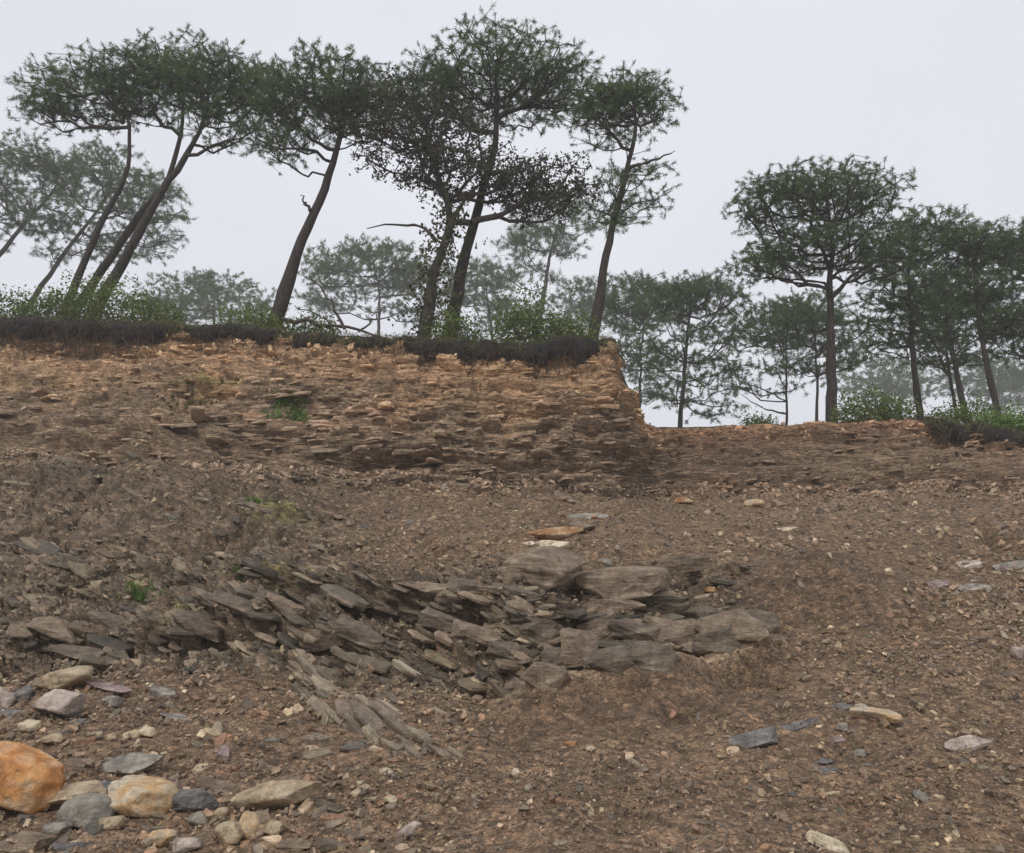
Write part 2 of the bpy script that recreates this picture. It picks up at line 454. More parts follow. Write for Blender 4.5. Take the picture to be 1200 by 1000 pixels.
cl = 0.34 * (b1 - 0.5) + 0.20 * (b2 - 0.5) + 0.11 * (b3 - 0.5)
wo = sstep(560, 700, PX)
qo = (0.36 * X - 0.26 * Y + 0.88 * Z) * (1 - wo) + (-0.10 * X - 0.2 * Y + 0.95 * Z) * wo + 0.6 * warp
o1, io1, ao1 = beds(qo, 3.6, 211, 0.7, 0.16)
o2, io2, ao2 = beds(qo, 9.0, 221, 1.4, 0.25)
o3, io3, ao3 = beds(qo, 20.0, 231, 2.5, 0.35)
oc = 0.36 * (o1 - 0.5) + 0.16 * (o2 - 0.5) + 0.06 * (o3 - 0.5)
big = fbm(X * 0.45, Y * 0.45, Z * 0.45, 3, 31)
med = fbm(X * 1.6, Y * 1.6, Z * 1.6, 4, 41)
fin = fbm(X * 7, Y * 7, Z * 7, 3, 51)
near = sstep(3.5, 9, Y)
w_tal = sstep(6.0, 6.4, T) * (1 - sstep(7.7, 8.2, T)) * (1 - sstep(330, 520, PX)) * (0.7 + 0.3 * sstep(-0.3, 0.3, fbm(X * 0.6, Y * 0.6, Z * 0.6, 3, 88)))
w_gr = np.clip(1 - w_cliff - w_out - w_plat, 0, 1)
disp = 0.16 * big * (0.3 + 0.7 * near) * (1 - 0.6 * w_plat) + w_gr * (0.17 * med * (0.4 + 0.6 * near) + 0.045 * fin)
disp += w_cliff * (cl * (1 - 0.3 * right) * (1 - 0.85 * sstep(11.0, 11.7, T)) + 0.05 * med + 0.012 * fin) + w_out * (oc + 0.10 * med + 0.02 * fin)
disp += w_tal * 1.25 * oc
disp += w_plat * 0.05 * med
# the trench under the outcrop and the soil bank heaped in front of it
ln = np.interp(PX, [560, 600, 660, 740, 800, 860, 905, 930], [815, 818, 806, 792, 775, 757, 742, 735])
wl = sstep(555, 610, PX) * (1 - sstep(890, 935, PX))
dvv = PYB - ln
disp += wl * (0.21 * np.exp(-((dvv - 25) / 12.0) ** 2) - 0.34 * np.exp(-((dvv - 2) / 7.0) ** 2))
disp += -0.20 * np.exp(-((PX - 870) / 45) ** 2 - ((PYB - 792) / 13) ** 2) - 0.18 * np.exp(-((PX - 800) / 30) ** 2 - ((PYB - 840) / 9) ** 2)
disp += 0.2 * np.exp(-((PX - 800) / 40) ** 2 - ((PYB - 815) / 12) ** 2)
disp += 0.38 * np.exp(-((PX - 960) / 90) ** 2 - ((PYB - 690) / 26) ** 2) - 0.22 * np.exp(-((PX - 940) / 70) ** 2 - ((PYB - 725) / 16) ** 2)
# undercuts beneath the harder beds
cutm = np.zeros_like(X)
for x0, x1, y0, y1, hh, dep in ((415, 512, 538, 536, 7, 0.5), (255, 300, 578, 586, 6, 0.35), (310, 420, 690, 703, 8, 0.5),
                                (415, 580, 703, 714, 11, 0.6), (205, 260, 463, 465, 5, 0.25), (60, 190, 520, 528, 7, 0.22),
                                (590, 700, 487, 480, 4, 0.18), (690, 735, 505, 500, 5, 0.2), (20, 110, 560, 575, 7, 0.25), (1000, 1030, 577, 577, 4, 0.2),
                                (1090, 1130, 512, 512, 14, 0.45), (1150, 1200, 635, 645, 7, 0.25), (120, 300, 650, 640, 5, 0.2), (60, 330, 765, 742, 7, 0.3), (640, 700, 735, 728, 7, 0.35), (330, 470, 752, 775, 7, 0.35)):
    yl = y0 + (y1 - y0) * (PX - x0) / (x1 - x0) + 5 * vnoise(PX * 0.04, PX * 0, PX * 0, 77)
    wx = sstep(x0 - 12, x0 + 8, PX) * (1 - sstep(x1 - 8, x1 + 12, PX))
    disp -= dep * wx * np.exp(-(((PYB - yl) / hh) ** 2))
    cutm = np.maximum(cutm, wx * np.exp(-(((PYB - yl) / hh) ** 2)))
    disp += 0.35 * dep * wx * np.exp(-(((PYB - yl + 1.6 * hh) / (0.7 * hh)) ** 2))
cor = np.exp(-((PX - 738) / 26.0) ** 2) * sstep(8.3, 9.0, T) * (1 - sstep(12.0, 13.0, T))       # crumbled corner of the bluff
disp += cor * 0.55 * fbm(X * 1.1, Y * 1.1, Z * 2.6, 4, 333)
P2 = P + NB * disp[..., None]
NF = grid_normals(P2)

# the colour each zone of the ground has of its own (soil horizon, shale, dirt)
def lerp(a, b, w): return a + (np.asarray(b) - a) * w[..., None]
cn = fbm(X * 0.8, Y * 0.8, Z * 1.6, 4, 61)
cn2 = fbm(X * 2.5, Y * 2.5, Z * 6, 4, 71)
colr = np.ones(P.shape) * np.array([0.222, 0.156, 0.110])
colr = lerp(colr, [0.235, 0.165, 0.12], sstep(0.0, 0.5, cn))
colr = lerp(colr, [0.29, 0.218, 0.165], w_cliff)
colr = lerp(colr, [0.215, 0.152, 0.113], w_cliff * right)
ctan = sstep(9.2, 10.8, T + 1.5 * cn + 0.3 * cn2) * (1 - sstep(11.9, 12.1, T)) * (1 - right)
colr = lerp(colr, [0.53, 0.36, 0.235], ctan)
# a paler rusty patch of bare bedding plane in the middle of the face
patch = np.exp(-((PX - 360) / 70) ** 2 - ((PYB - 480) / 55) ** 2) * sstep(-0.3, 0.2, cn)
colr = lerp(colr, [0.50, 0.36, 0.265], np.clip(patch * 0.9, 0, 1))
rr = 0.75 * right * sstep(10.0, 11.5, T + 0.8 * cn) * (1 - sstep(12.0, 12.4, T))
colr = lerp(colr, [0.30, 0.175, 0.105], rr)
rg = np.exp(-((PX - 1050) / 90) ** 2 - ((PYB - 548) / 20) ** 2)
colr = lerp(colr, [0.34, 0.27, 0.20], np.clip(rg, 0, 1) * sstep(-0.4, 0.3, cn))
colr = lerp(colr, [0.165, 0.13, 0.098], w_out * 0.9)
colr = lerp(colr, [0.15, 0.118, 0.092], w_tal * 0.85)
dirt = np.exp(-((PX - 960) / 110) ** 2 - ((PYB - 695) / 32) ** 2) + wl * np.exp(-((dvv - 52) / 20.0) ** 2)
colr = lerp(colr, [0.155, 0.108, 0.078], np.clip(dirt, 0, 1) * 0.8)
sand = wl * np.exp(-((dvv - 20) / 8.0) ** 2)
colr = lerp(colr, [0.40, 0.31, 0.22], np.clip(sand * 0.75, 0, 1))
moss = (np.exp(-((PX - 215) / 25) ** 2 - ((PYB - 722) / 9) ** 2) + np.exp(-((PX - 345) / 25) ** 2 - ((PYB - 672) / 8) ** 2)
        + 0.6 * np.exp(-((PX - 330) / 40) ** 2 - ((PYB - 610) / 14) ** 2) + 0.8 * np.exp(-((PX - 235) / 40) ** 2 - ((PYB - 455) / 7) ** 2))
colr = lerp(colr, [0.20, 0.19, 0.055], np.clip(moss, 0, 0.8) * sstep(-0.3, 0.1, cn2))
colr = lerp(colr, [0.06, 0.062, 0.03], sstep(11.95, 12.1, T))
tone = 1 + w_cliff * (0.30 * (am2 - 0.5) + 0.35 * (am1 - 0.5)) + w_out * (0.4 * (ao2 - 0.5) + 0.3 * (ao1 - 0.5))
colr *= tone[..., None]
colr *= (1 + 0.35 * cn2)[..., None]
colr = np.clip(colr * WARM, 0.02, 0.8)

nr, nc = T.shape
idx = np.arange(nr * nc).reshape(nr, nc)
quads = np.stack([idx[:-1, :-1], idx[:-1, 1:], idx[1:, 1:], idx[1:, :-1]], -1).reshape(-1, 4)
hill = link('hillside', mk_mesh('hillside', P2.reshape(-1, 3), quads, colr.reshape(-1, 3), True), M['ground'])
hill.data.materials.append(M['cliff'])
tc_ = 0.25 * (T[:-1, :-1] + T[1:, :-1] + T[:-1, 1:] + T[1:, 1:]).ravel()
hill.data.materials.append(M['dipping'])
mi_ = ((tc_ + 0.35 * cn2[:-1, :-1].ravel() > 8.05) & (tc_ < 11.95)).astype(np.int32)
mi_[(mi_ == 0) & (((w_out + w_tal)[:-1, :-1] + 0.3 * cn2[:-1, :-1]).ravel() > 0.45)] = 2
hill.data.polygons.foreach_set('material_index', mi_)
tag(hill, 'cut hillside of brown shale rubble with a layered cliff face', kind='structure')
BVH = BVHTree.FromPolygons([tuple(v) for v in P2.reshape(-1, 3)], quads.tolist())

def hit_px(px, py):
    a = unproj(px, py, 10.0)
    d = Vector(a - EYE).normalized()
    loc, nrm, i, dist = BVH.ray_cast(Vector(EYE), d)
    if loc is None:
        return None
    if nrm.z < 0 and nrm.dot(d) > 0: nrm = -nrm
    return loc, nrm, (loc.y * math.cos(PITCH) + (loc.z - EYE[2]) * math.sin(PITCH))

def ground_z(x, y):
    loc, nrm, i, d = BVH.ray_cast(Vector((x, y, 60)), Vector((0, 0, -1)))
    return loc.z if loc else 0.0

def col_of(px): return int(np.clip(np.searchsorted(cols_px, px), 1, nc - 2))

# ------------------------------------------------------------------ plate and chip shapes
def plate_variant(seed, n=6, sub=False):
    """a split plate: uneven many-cornered outline, slightly skewed faces, bevelled arris round the top"""
    r = random.Random(seed)
    ang = sorted((i + r.uniform(-0.38, 0.38)) / n * 2 * math.pi for i in range(n))
    pts = []
    for a in ang:
        k = r.uniform(0.31, 0.54)
        ca, sa = math.cos(a), math.sin(a)
        k /= max(abs(ca), abs(sa)) ** 0.7
        pts.append((k * ca, k * sa))
    sx, sy = r.uniform(-.25, .25), r.uniform(-.25, .25)
    V = [(x * r.uniform(0.84, 0.98), y * r.uniform(0.84, 0.98), 0.5 + sx * x + sy * y + r.uniform(-0.1, 0.1)) for x, y in pts]
    if n > 5:
        V += [(x, y, 0.12 + r.uniform(-0.25, 0.2)) for x, y in pts]
    V += [(x * r.uniform(0.8, 1.02), y * r.uniform(0.8, 1.02), -0.5 + r.uniform(-0.1, 0.2)) for x, y in pts]
    F = []
    m = len(V) - n
    for i in range(1, n - 1):
        F.append((0, i, i + 1)); F.append((m, m + i + 1, m + i))
    for lv in range(0, m, n):
        for i in range(n):
            j = (i + 1) % n
            F.append((lv + i, lv + n + i, lv + n + j)); F.append((lv + i, lv + n + j, lv + j))
    return np.array(V), np.array(F)

PLV = [plate_variant(100 + i, [6, 7, 8, 7][i % 4]) for i in range(20)]
CHV = [plate_variant(400 + i, [4, 4, 5][i % 3]) for i in range(15)]
PLM = [mk_mesh('rock_slab', v, f) for v, f in PLV]
for me in PLM: me.materials.append(M['slab'])

def rand_unit(n):
    v = rng.normal(size=(n, 3)); return v / np.linalg.norm(v, axis=1, keepdims=True)

def frames(nrm, spin):
    """rotation matrices (n,3,3) with z along nrm, spun about it"""
    n = len(nrm)
    ref = np.tile(np.array([1.0, 0, 0]), (n, 1))
    bad = np.abs(nrm[:, 0]) > 0.9
    ref[bad] = (0, 1, 0)
    x = ref - nrm * np.sum(ref * nrm, 1, keepdims=True); x /= np.linalg.norm(x, axis=1, keepdims=True)
    y = np.cross(nrm, x)
    c, s = np.cos(spin)[:, None], np.sin(spin)[:, None]
    return np.stack([x * c + y * s, -x * s + y * c, nrm], -1)

def scatter_mesh(name, variants, pos, R, scl, colors, mat):
    Vs, Fs, Cs, off = [], [], [], 0
    which = rng.integers(0, len(variants), len(pos))
    for k, (v, f) in enumerate(variants):
        s = np.where(which == k)[0]
        if not len(s): continue
        w = np.einsum('nij,nvj->nvi', R[s], v[None] * scl[s][:, None, :]) + pos[s][:, None, :]
        Fs.append((f[None] + (np.arange(len(s)) * len(v))[:, None, None] + off).reshape(-1, 3))
        Vs.append(w.reshape(-1, 3)); Cs.append(np.repeat(colors[s], len(v), 0))
        off += len(s) * len(v)
    return link(name, mk_mesh(name, np.concatenate(Vs), np.concatenate(Fs), np.concatenate(Cs)), mat)

def sample(n, t0, t1, x0, x1, weight=None):
    """random points of the sheet between rows t0..t1 and lateral lines x0..x1"""
    t = rng.uniform(t0, t1, n); x = rng.uniform(x0, x1, n)
    i = np.clip(np.searchsorted(tt, t), 0, nr - 1); j = np.clip(np.searchsorted(cols_px, x), 0, nc - 1)
    return i, j

def norm(v): return v / (np.linalg.norm(v, axis=-1, keepdims=True) + 1e-9)

def palette(n, base, spread=0.25, hue=0.022):
    b = np.asarray(base)[rng.integers(0, len(base), n)] if np.ndim(base) > 1 else np.tile(base, (n, 1))
    return np.clip(b * WARM * (1 + spread * rng.normal(size=(n, 1))) * (1 + hue * rng.normal(size=(n, 3))), 0.02, 0.8)

# ------------------------------------------------------------------ bedding slabs standing proud of the cliff face
NCL = 3000
i, j = sample(NCL, 8.0, 11.7, -50, 1250)
pos = P2[i, j]; nf = NF[i, j]; pxs = PX[i, j]; tq = T[i, j]
dist = np.linalg.norm(pos - EYE, axis=1)
tan = ctan[i, j]
bed = norm(np.stack([-0.05 + 0.07 * rng.normal(size=NCL), 0.0 + 0.12 * rng.normal(size=NCL), np.ones(NCL)], -1))
L = (1 - 0.45 * sstep(750, 790, pxs)) * np.exp(rng.normal(-1.2, 0.6, NCL)) * (1 - 0.5 * tan); L = np.clip(L * (1 - 0.62 * sstep(10.6, 11.5, tq)), 0.07, np.where(tq < 8.75, 0.3, 0.75))
Wd = L * rng.uniform(0.35, 0.8, NCL); Th = np.clip(L * rng.uniform(0.05, 0.15, NCL), 0.016, 0.10)
R = frames(bed, rng.uniform(0, 6.28, NCL))
pos = pos - nf * (Wd * rng.uniform(0.34, 0.5, NCL))[:, None]
cols = colr[i, j] * np.clip(1.06 + 0.16 * rng.normal(size=(NCL, 1)), 0.5, 1.6) * (1 + 0.02 * rng.normal(size=(NCL, 3)))
scl = np.stack([L, Wd, Th], -1)
order = np.argsort(-L / dist)
vis = order[(pxs[order] > 0) & (pxs[order] < 1200)][:250]
rest = np.setdiff1d(np.arange(NCL), vis)

def place_slab(p, Rm, s, c, parent, k, name='rock_slab'):
    o = link(name, PLM[k % len(PLM)], None, parent)
    m = Matrix([list(Rm[0]), list(Rm[1]), list(Rm[2])]).to_4x4()
    o.matrix_world = Matrix.Translation(Vector([float(a) for a in p])) @ m @ Matrix.Diagonal((float(s[0]), float(s[1]), float(s[2]), 1))
    o.color = (*[float(a) for a in c], 1)
    return o
for k, s in enumerate(vis):
    place_slab(pos[s], R[s], scl[s], np.clip(cols[s], 0.02, 0.8), hill, k)
o = scatter_mesh('slab_rubble', PLV, pos[rest], R[rest], scl[rest], np.clip(cols[rest], 0.02, 0.8), M['slabs'])
o.parent = hill; o['kind'] = 'stuff'

# ------------------------------------------------------------------ dipping slabs of the dark outcrop
a0 = hit_px(420, 790)[0]
outcrop = tag(empty('rock_outcrop', a0), 'dark ledge of steeply dipping shale slabs crossing the foot of the slope', 'rock')
def out_slabs(n, t0, t1, x0, x1, nb, lmean, jit, thick=(0.06, 0.15)):
    i, j = sample(n, t0, t1, x0, x1)
    ok = ~((wl[i, j] > 0.4) & (dvv[i, j] > -9)) & (cutm[i, j] < 0.3); i, j = i[ok], j[ok]; n = len(i)      # the trench stays open
    pos = P2[i, j]; nf = NF[i, j]
    b = norm(np.array(nb) + jit * rng.normal(size=(n, 3)))
    L = np.clip(np.exp(rng.normal(math.log(lmean), 0.55, n)), 0.05, 0.62)
    Wd = L * rng.uniform(0.4, 0.75, n); Th = np.clip(L * rng.uniform(*thick, n), 0.015, 0.13)
    return pos - nf * (Wd * rng.uniform(0.28, 0.46, n))[:, None], frames(b, rng.normal(0, 0.6, n)), np.stack([L, Wd, Th], -1), pos, PX[i, j]
sets = [out_slabs(1300, 4.15, 6.3, -60, 330, (0.36, -0.26, 0.88), 0.22, 0.07),
        out_slabs(1100, 4.15, 6.2, 300, 620, (0.38, -0.20, 0.88), 0.24, 0.07),
        out_slabs(850, 4.15, 5.9, 590, 905, (-0.08, -0.2, 0.95), 0.24, 0.09),
        out_slabs(1100, 5.9, 8.2, -60, 430, (0.32, -0.24, 0.9), 0.24, 0.08),
        out_slabs(300, 5.9, 7.4, 400, 620, (0.12, -0.25, 0.95), 0.12, 0.2)]
allp = [np.concatenate([s[k] for s in sets]) for k in range(5)]
n = len(allp[0])
cc = palette(n, [(0.135, 0.108, 0.083), (0.17, 0.135, 0.102), (0.10, 0.087, 0.073), (0.23, 0.185, 0.14)], 0.25)
d = np.linalg.norm(allp[3] - EYE, axis=1)
order = np.argsort(-allp[2][:, 0] / d)
vis = order[(allp[4][order] > -5)][:280]
rest = np.setdiff1d(np.arange(n), vis)
for k, s in enumerate(vis):
    place_slab(allp[0][s] - np.array(a0), allp[1][s], allp[2][s], cc[s], outcrop, k, 'slab')
o = scatter_mesh('small_slabs', PLV, allp[0][rest] - np.array(a0), allp[1][rest], allp[2][rest], cc[rest], M['slabs'])
o.parent = outcrop; o['kind'] = 'stuff'

# the bundle of long narrow slabs running down to the right below the ledge
a1 = hit_px(430, 840)[0]
bundle = tag(empty('slab_bundle', a1), 'bundle of long narrow grey slabs slanting down into the gravel below the ledge', 'rock')
bl = [(350, 800, 0.50, .07), (372, 790, 0.55, .06), (392, 812, 0.60, .06), (405, 800, .45, .05), (380, 835, 0.5, .05), (415, 840, 0.6, .06), (440, 850, 0.6, .06),
      (460, 842, .5, .05), (478, 860, 0.5, .05), (498, 868, 0.40, .05), (510, 882, .3, .04), (440, 868, 0.4, .05), (468, 880, .35, .04), (420, 858, .35, .05),
      (445, 777, 0.55, .10), (480, 788, 0.45, .07), (505, 795, .4, .06), (462, 820, .35, .04), (520, 838, .3, .03), (400, 770, .3, .06), (360, 818, .4, .05), (485, 875, .35, .03)]
for _ in range(26):
    u = random.random(); bl.append((352 + 165 * u + random.gauss(0, 14), 795 + 88 * u + random.gauss(0, 9), random.uniform(.15, .42), random.uniform(.02, .05)))
for k, (px, py, L, th) in enumerate(bl):
    h = hit_px(px, py)
    axis = Vector((0.80, -0.25, -0.52)).normalized()
    axis = (axis + Vector((random.gauss(0, .1), random.gauss(0, .1), random.gauss(0, .08)))).normalized()
    nb = Vector((0.40, -0.45, 0.78)); nb = (nb - axis * nb.dot(axis)).normalized()
    yv = nb.cross(axis)
    Rm = np.array([[axis[r], yv[r], nb[r]] for r in range(3)])
    place_slab(np.array(h[0]) - np.array(a1) - np.array(h[1]) * 0.005, Rm, (L, L * random.uniform(.16, .36), th), palette(1, (0.20, 0.168, 0.135), .25)[0], bundle, k * 3 + 1, 'slab')

# ------------------------------------------------------------------ boulders and single stones
def boulder_mesh(seed, sub=4, cuts=9, rough=0.09, flat=False, block=0.25, strata=0.0):
    import bmesh
    bm = bmesh.new()
    bmesh.ops.create_icosphere(bm, subdivisions=sub, radius=1.0)
    r = np.random.default_rng(seed)
    V = np.array([v.co[:] for v in bm.verts])
    cube = V / np.abs(V).max(1, keepdims=True)
    k = 0.85 if flat else block
    V = V * (1 - k) + cube * k * 0.86
    for c in range(cuts):
        n = r.normal(size=3)
        if flat: n[2] *= 0.18
        n /= np.linalg.norm(n)
        d = r.uniform(0.5, 0.85) if flat else r.uniform(0.55, 0.86)
        ex = V @ n - d
        V = V - np.clip(ex, 0, None)[:, None] * n * 0.97
    if flat:                                  # one or two stepped cleavage planes on the top
        for c in range(2):
            n = np.array([r.normal() * 0.12, r.normal() * 0.12, 1.0]); n /= np.linalg.norm(n)
            ex = V @ n - r.uniform(0.45, 0.7)
            V = V - np.clip(ex, 0, None)[:, None] * n
    s = seed * 3.7
    V = V * (1 + 0.05 * fbm(V[:, 0] * 1.3 + s, V[:, 1] * 1.3, V[:, 2] * 1.3, 3, seed))[:, None]
    V = V * (1 + rough * fbm(V[:, 0] * 5 + s, V[:, 1] * 5, V[:, 2] * 5, 3, seed + 5))[:, None]
    if strata:
        q_ = V[:, 2] + 0.25 * V[:, 0] * r.normal() + 0.15 * fbm(V[:, 0] * 1.5, V[:, 1] * 1.5, V[:, 2], 2, seed)
        st = vnoise(V[:, 0] * 0.8 + s, V[:, 1] * 0.8, q_ * 5.5, seed + 9)
        st = np.sign(st) * np.abs(st) ** 0.5
        V[:, :2] *= (1 + strata * st)[:, None]
    lo, hi = V.min(0), V.max(0)
    V = (V - (lo + hi) / 2) / (hi - lo)          # unit box
    F = np.array([[v.index for v in f.verts] for f in bm.faces])
    bm.free()
    return V, F

def hull_mesh(seed, npts=16, flat=False, rough=0.06):
    """sharp-edged broken block: convex hull of random points, arrises knocked off, faces roughened"""
    import bmesh
    r = np.random.default_rng(seed)
    p = r.normal(size=(npts, 3)); p /= np.abs(p).max(1, keepdims=True) ** 0.75 * np.linalg.norm(p, axis=1, keepdims=True) ** 0.25
    p *= r.uniform(0.8, 1.0, (npts, 1))
    if flat: p[:, 2] = np.sign(p[:, 2]) * (0.75 + 0.25 * np.abs(p[:, 2])) + 0.18 * p[:, 0] * r.normal()
    bm = bmesh.new()
    for v in p: bm.verts.new(v)
    res = bmesh.ops.convex_hull(bm, input=bm.verts)
    bmesh.ops.delete(bm, geom=[v for v in bm.verts if not v.link_faces], context='VERTS')
    bmesh.ops.dissolve_limit(bm, angle_limit=0.12, verts=bm.verts, edges=bm.edges)
    bmesh.ops.bevel(bm, geom=list(bm.edges), offset=0.028, segments=1, affect='EDGES')
    bmesh.ops.triangulate(bm, faces=bm.faces)
    bmesh.ops.subdivide_edges(bm, edges=[e for e in bm.edges if e.calc_length() > 0.25], cuts=2, use_grid_fill=True)
    bmesh.ops.triangulate(bm, faces=bm.faces)
    bm.verts.index_update()
    V = np.array([v.co[:] for v in bm.verts]); F = np.array([[v.index for v in f.verts] for f in bm.faces])
    bm.free()
    q_ = V[:, 2] + 0.3 * V[:, 0] * r.normal()
    st = vnoise(V[:, 0] * 0.7 + seed, V[:, 1] * 0.7, q_ * 4.5, seed)
    V[:, :2] *= (1 + 0.06 * np.sign(st) * np.abs(st) ** 0.5)[:, None]
    V = V + rough * np.stack([fbm(V[:, 0] * 3 + seed, V[:, 1] * 3, V[:, 2] * 3, 3, k_) for k_ in (1, 2, 3)], -1)
    lo, hi = V.min(0), V.max(0)
    return (V - (lo + hi) / 2) / (hi - lo), F

def stone(name, label, px, py, w, h, mat, seed, tilt=0.0, depth=0.8, cuts=9, sub=3, cat='stone', flat=False, sink=0.12, group=None, lean=0.0, yaw=0.0, smooth=True, block=0.25, strata=0.0, hull=False):
    """a stone whose picture is about w x h photo pixels with its foot at py + h/2"""
    hh = hit_px(px, min(py + h * 0.42, 1040)) or hit_px(px, py)
    loc, nrm, dist = hh
    s = dist / FPX
    wm, hm = w * s, h * s
    dm = wm * depth
    if flat:                       # a slab lies on the slope: what shows is mostly its top
        vd = (loc - Vector(EYE)).normalized()
        nz_ = (nrm + Vector((0, -0.25, 0.35))).normalized()
        sa = max(0.22, -vd.dot(nz_) + 0.5 * lean)
        th = hm * 0.5
        dm = float(np.clip(0.62 * hm / sa, 0.35 * wm, 1.3 * wm))
        hm = th
    if hull:
        V, F = hull_mesh(seed, 15 if flat else 24, flat); smooth = False
    else:
        V, F = boulder_mesh(seed, sub, cuts, flat=flat, block=block, strata=strata)
    V = V * np.array([wm, dm, hm * 1.0])
    a = -tilt
    Rz = np.array([[math.cos(yaw), -math.sin(yaw), 0], [math.sin(yaw), math.cos(yaw), 0], [0, 0, 1]])
    Ry = np.array([[math.cos(a), 0, math.sin(a)], [0, 1, 0], [-math.sin(a), 0, math.cos(a)]])
    Rx = np.array([[1, 0, 0], [0, math.cos(lean), -math.sin(lean)], [0, math.sin(lean), math.cos(lean)]])
    V = V @ (Ry @ Rx @ Rz).T
    if flat:
        q_ = Vector((0, 0, 1)).rotation_difference(nz_).to_matrix()
        V = V @ np.array(q_).T + np.array(nrm) * hm * 0.42 + np.array([0, dm * 0.2, 0])
    else:
        V[:, 2] -= V[:, 2].min() + hm * sink
        V[:, 1] += dm * 0.25
    o = link(name, mk_mesh(name, V, F, None, smooth), mat)
    o.location = loc
    g = ground_z(loc.x, loc.y + dm * 0.25)
    if not flat and g > loc.z and g - loc.z < 0.3: o.location.z = 0.5 * (g + loc.z)
    if label: tag(o, label, cat, group)
    return o

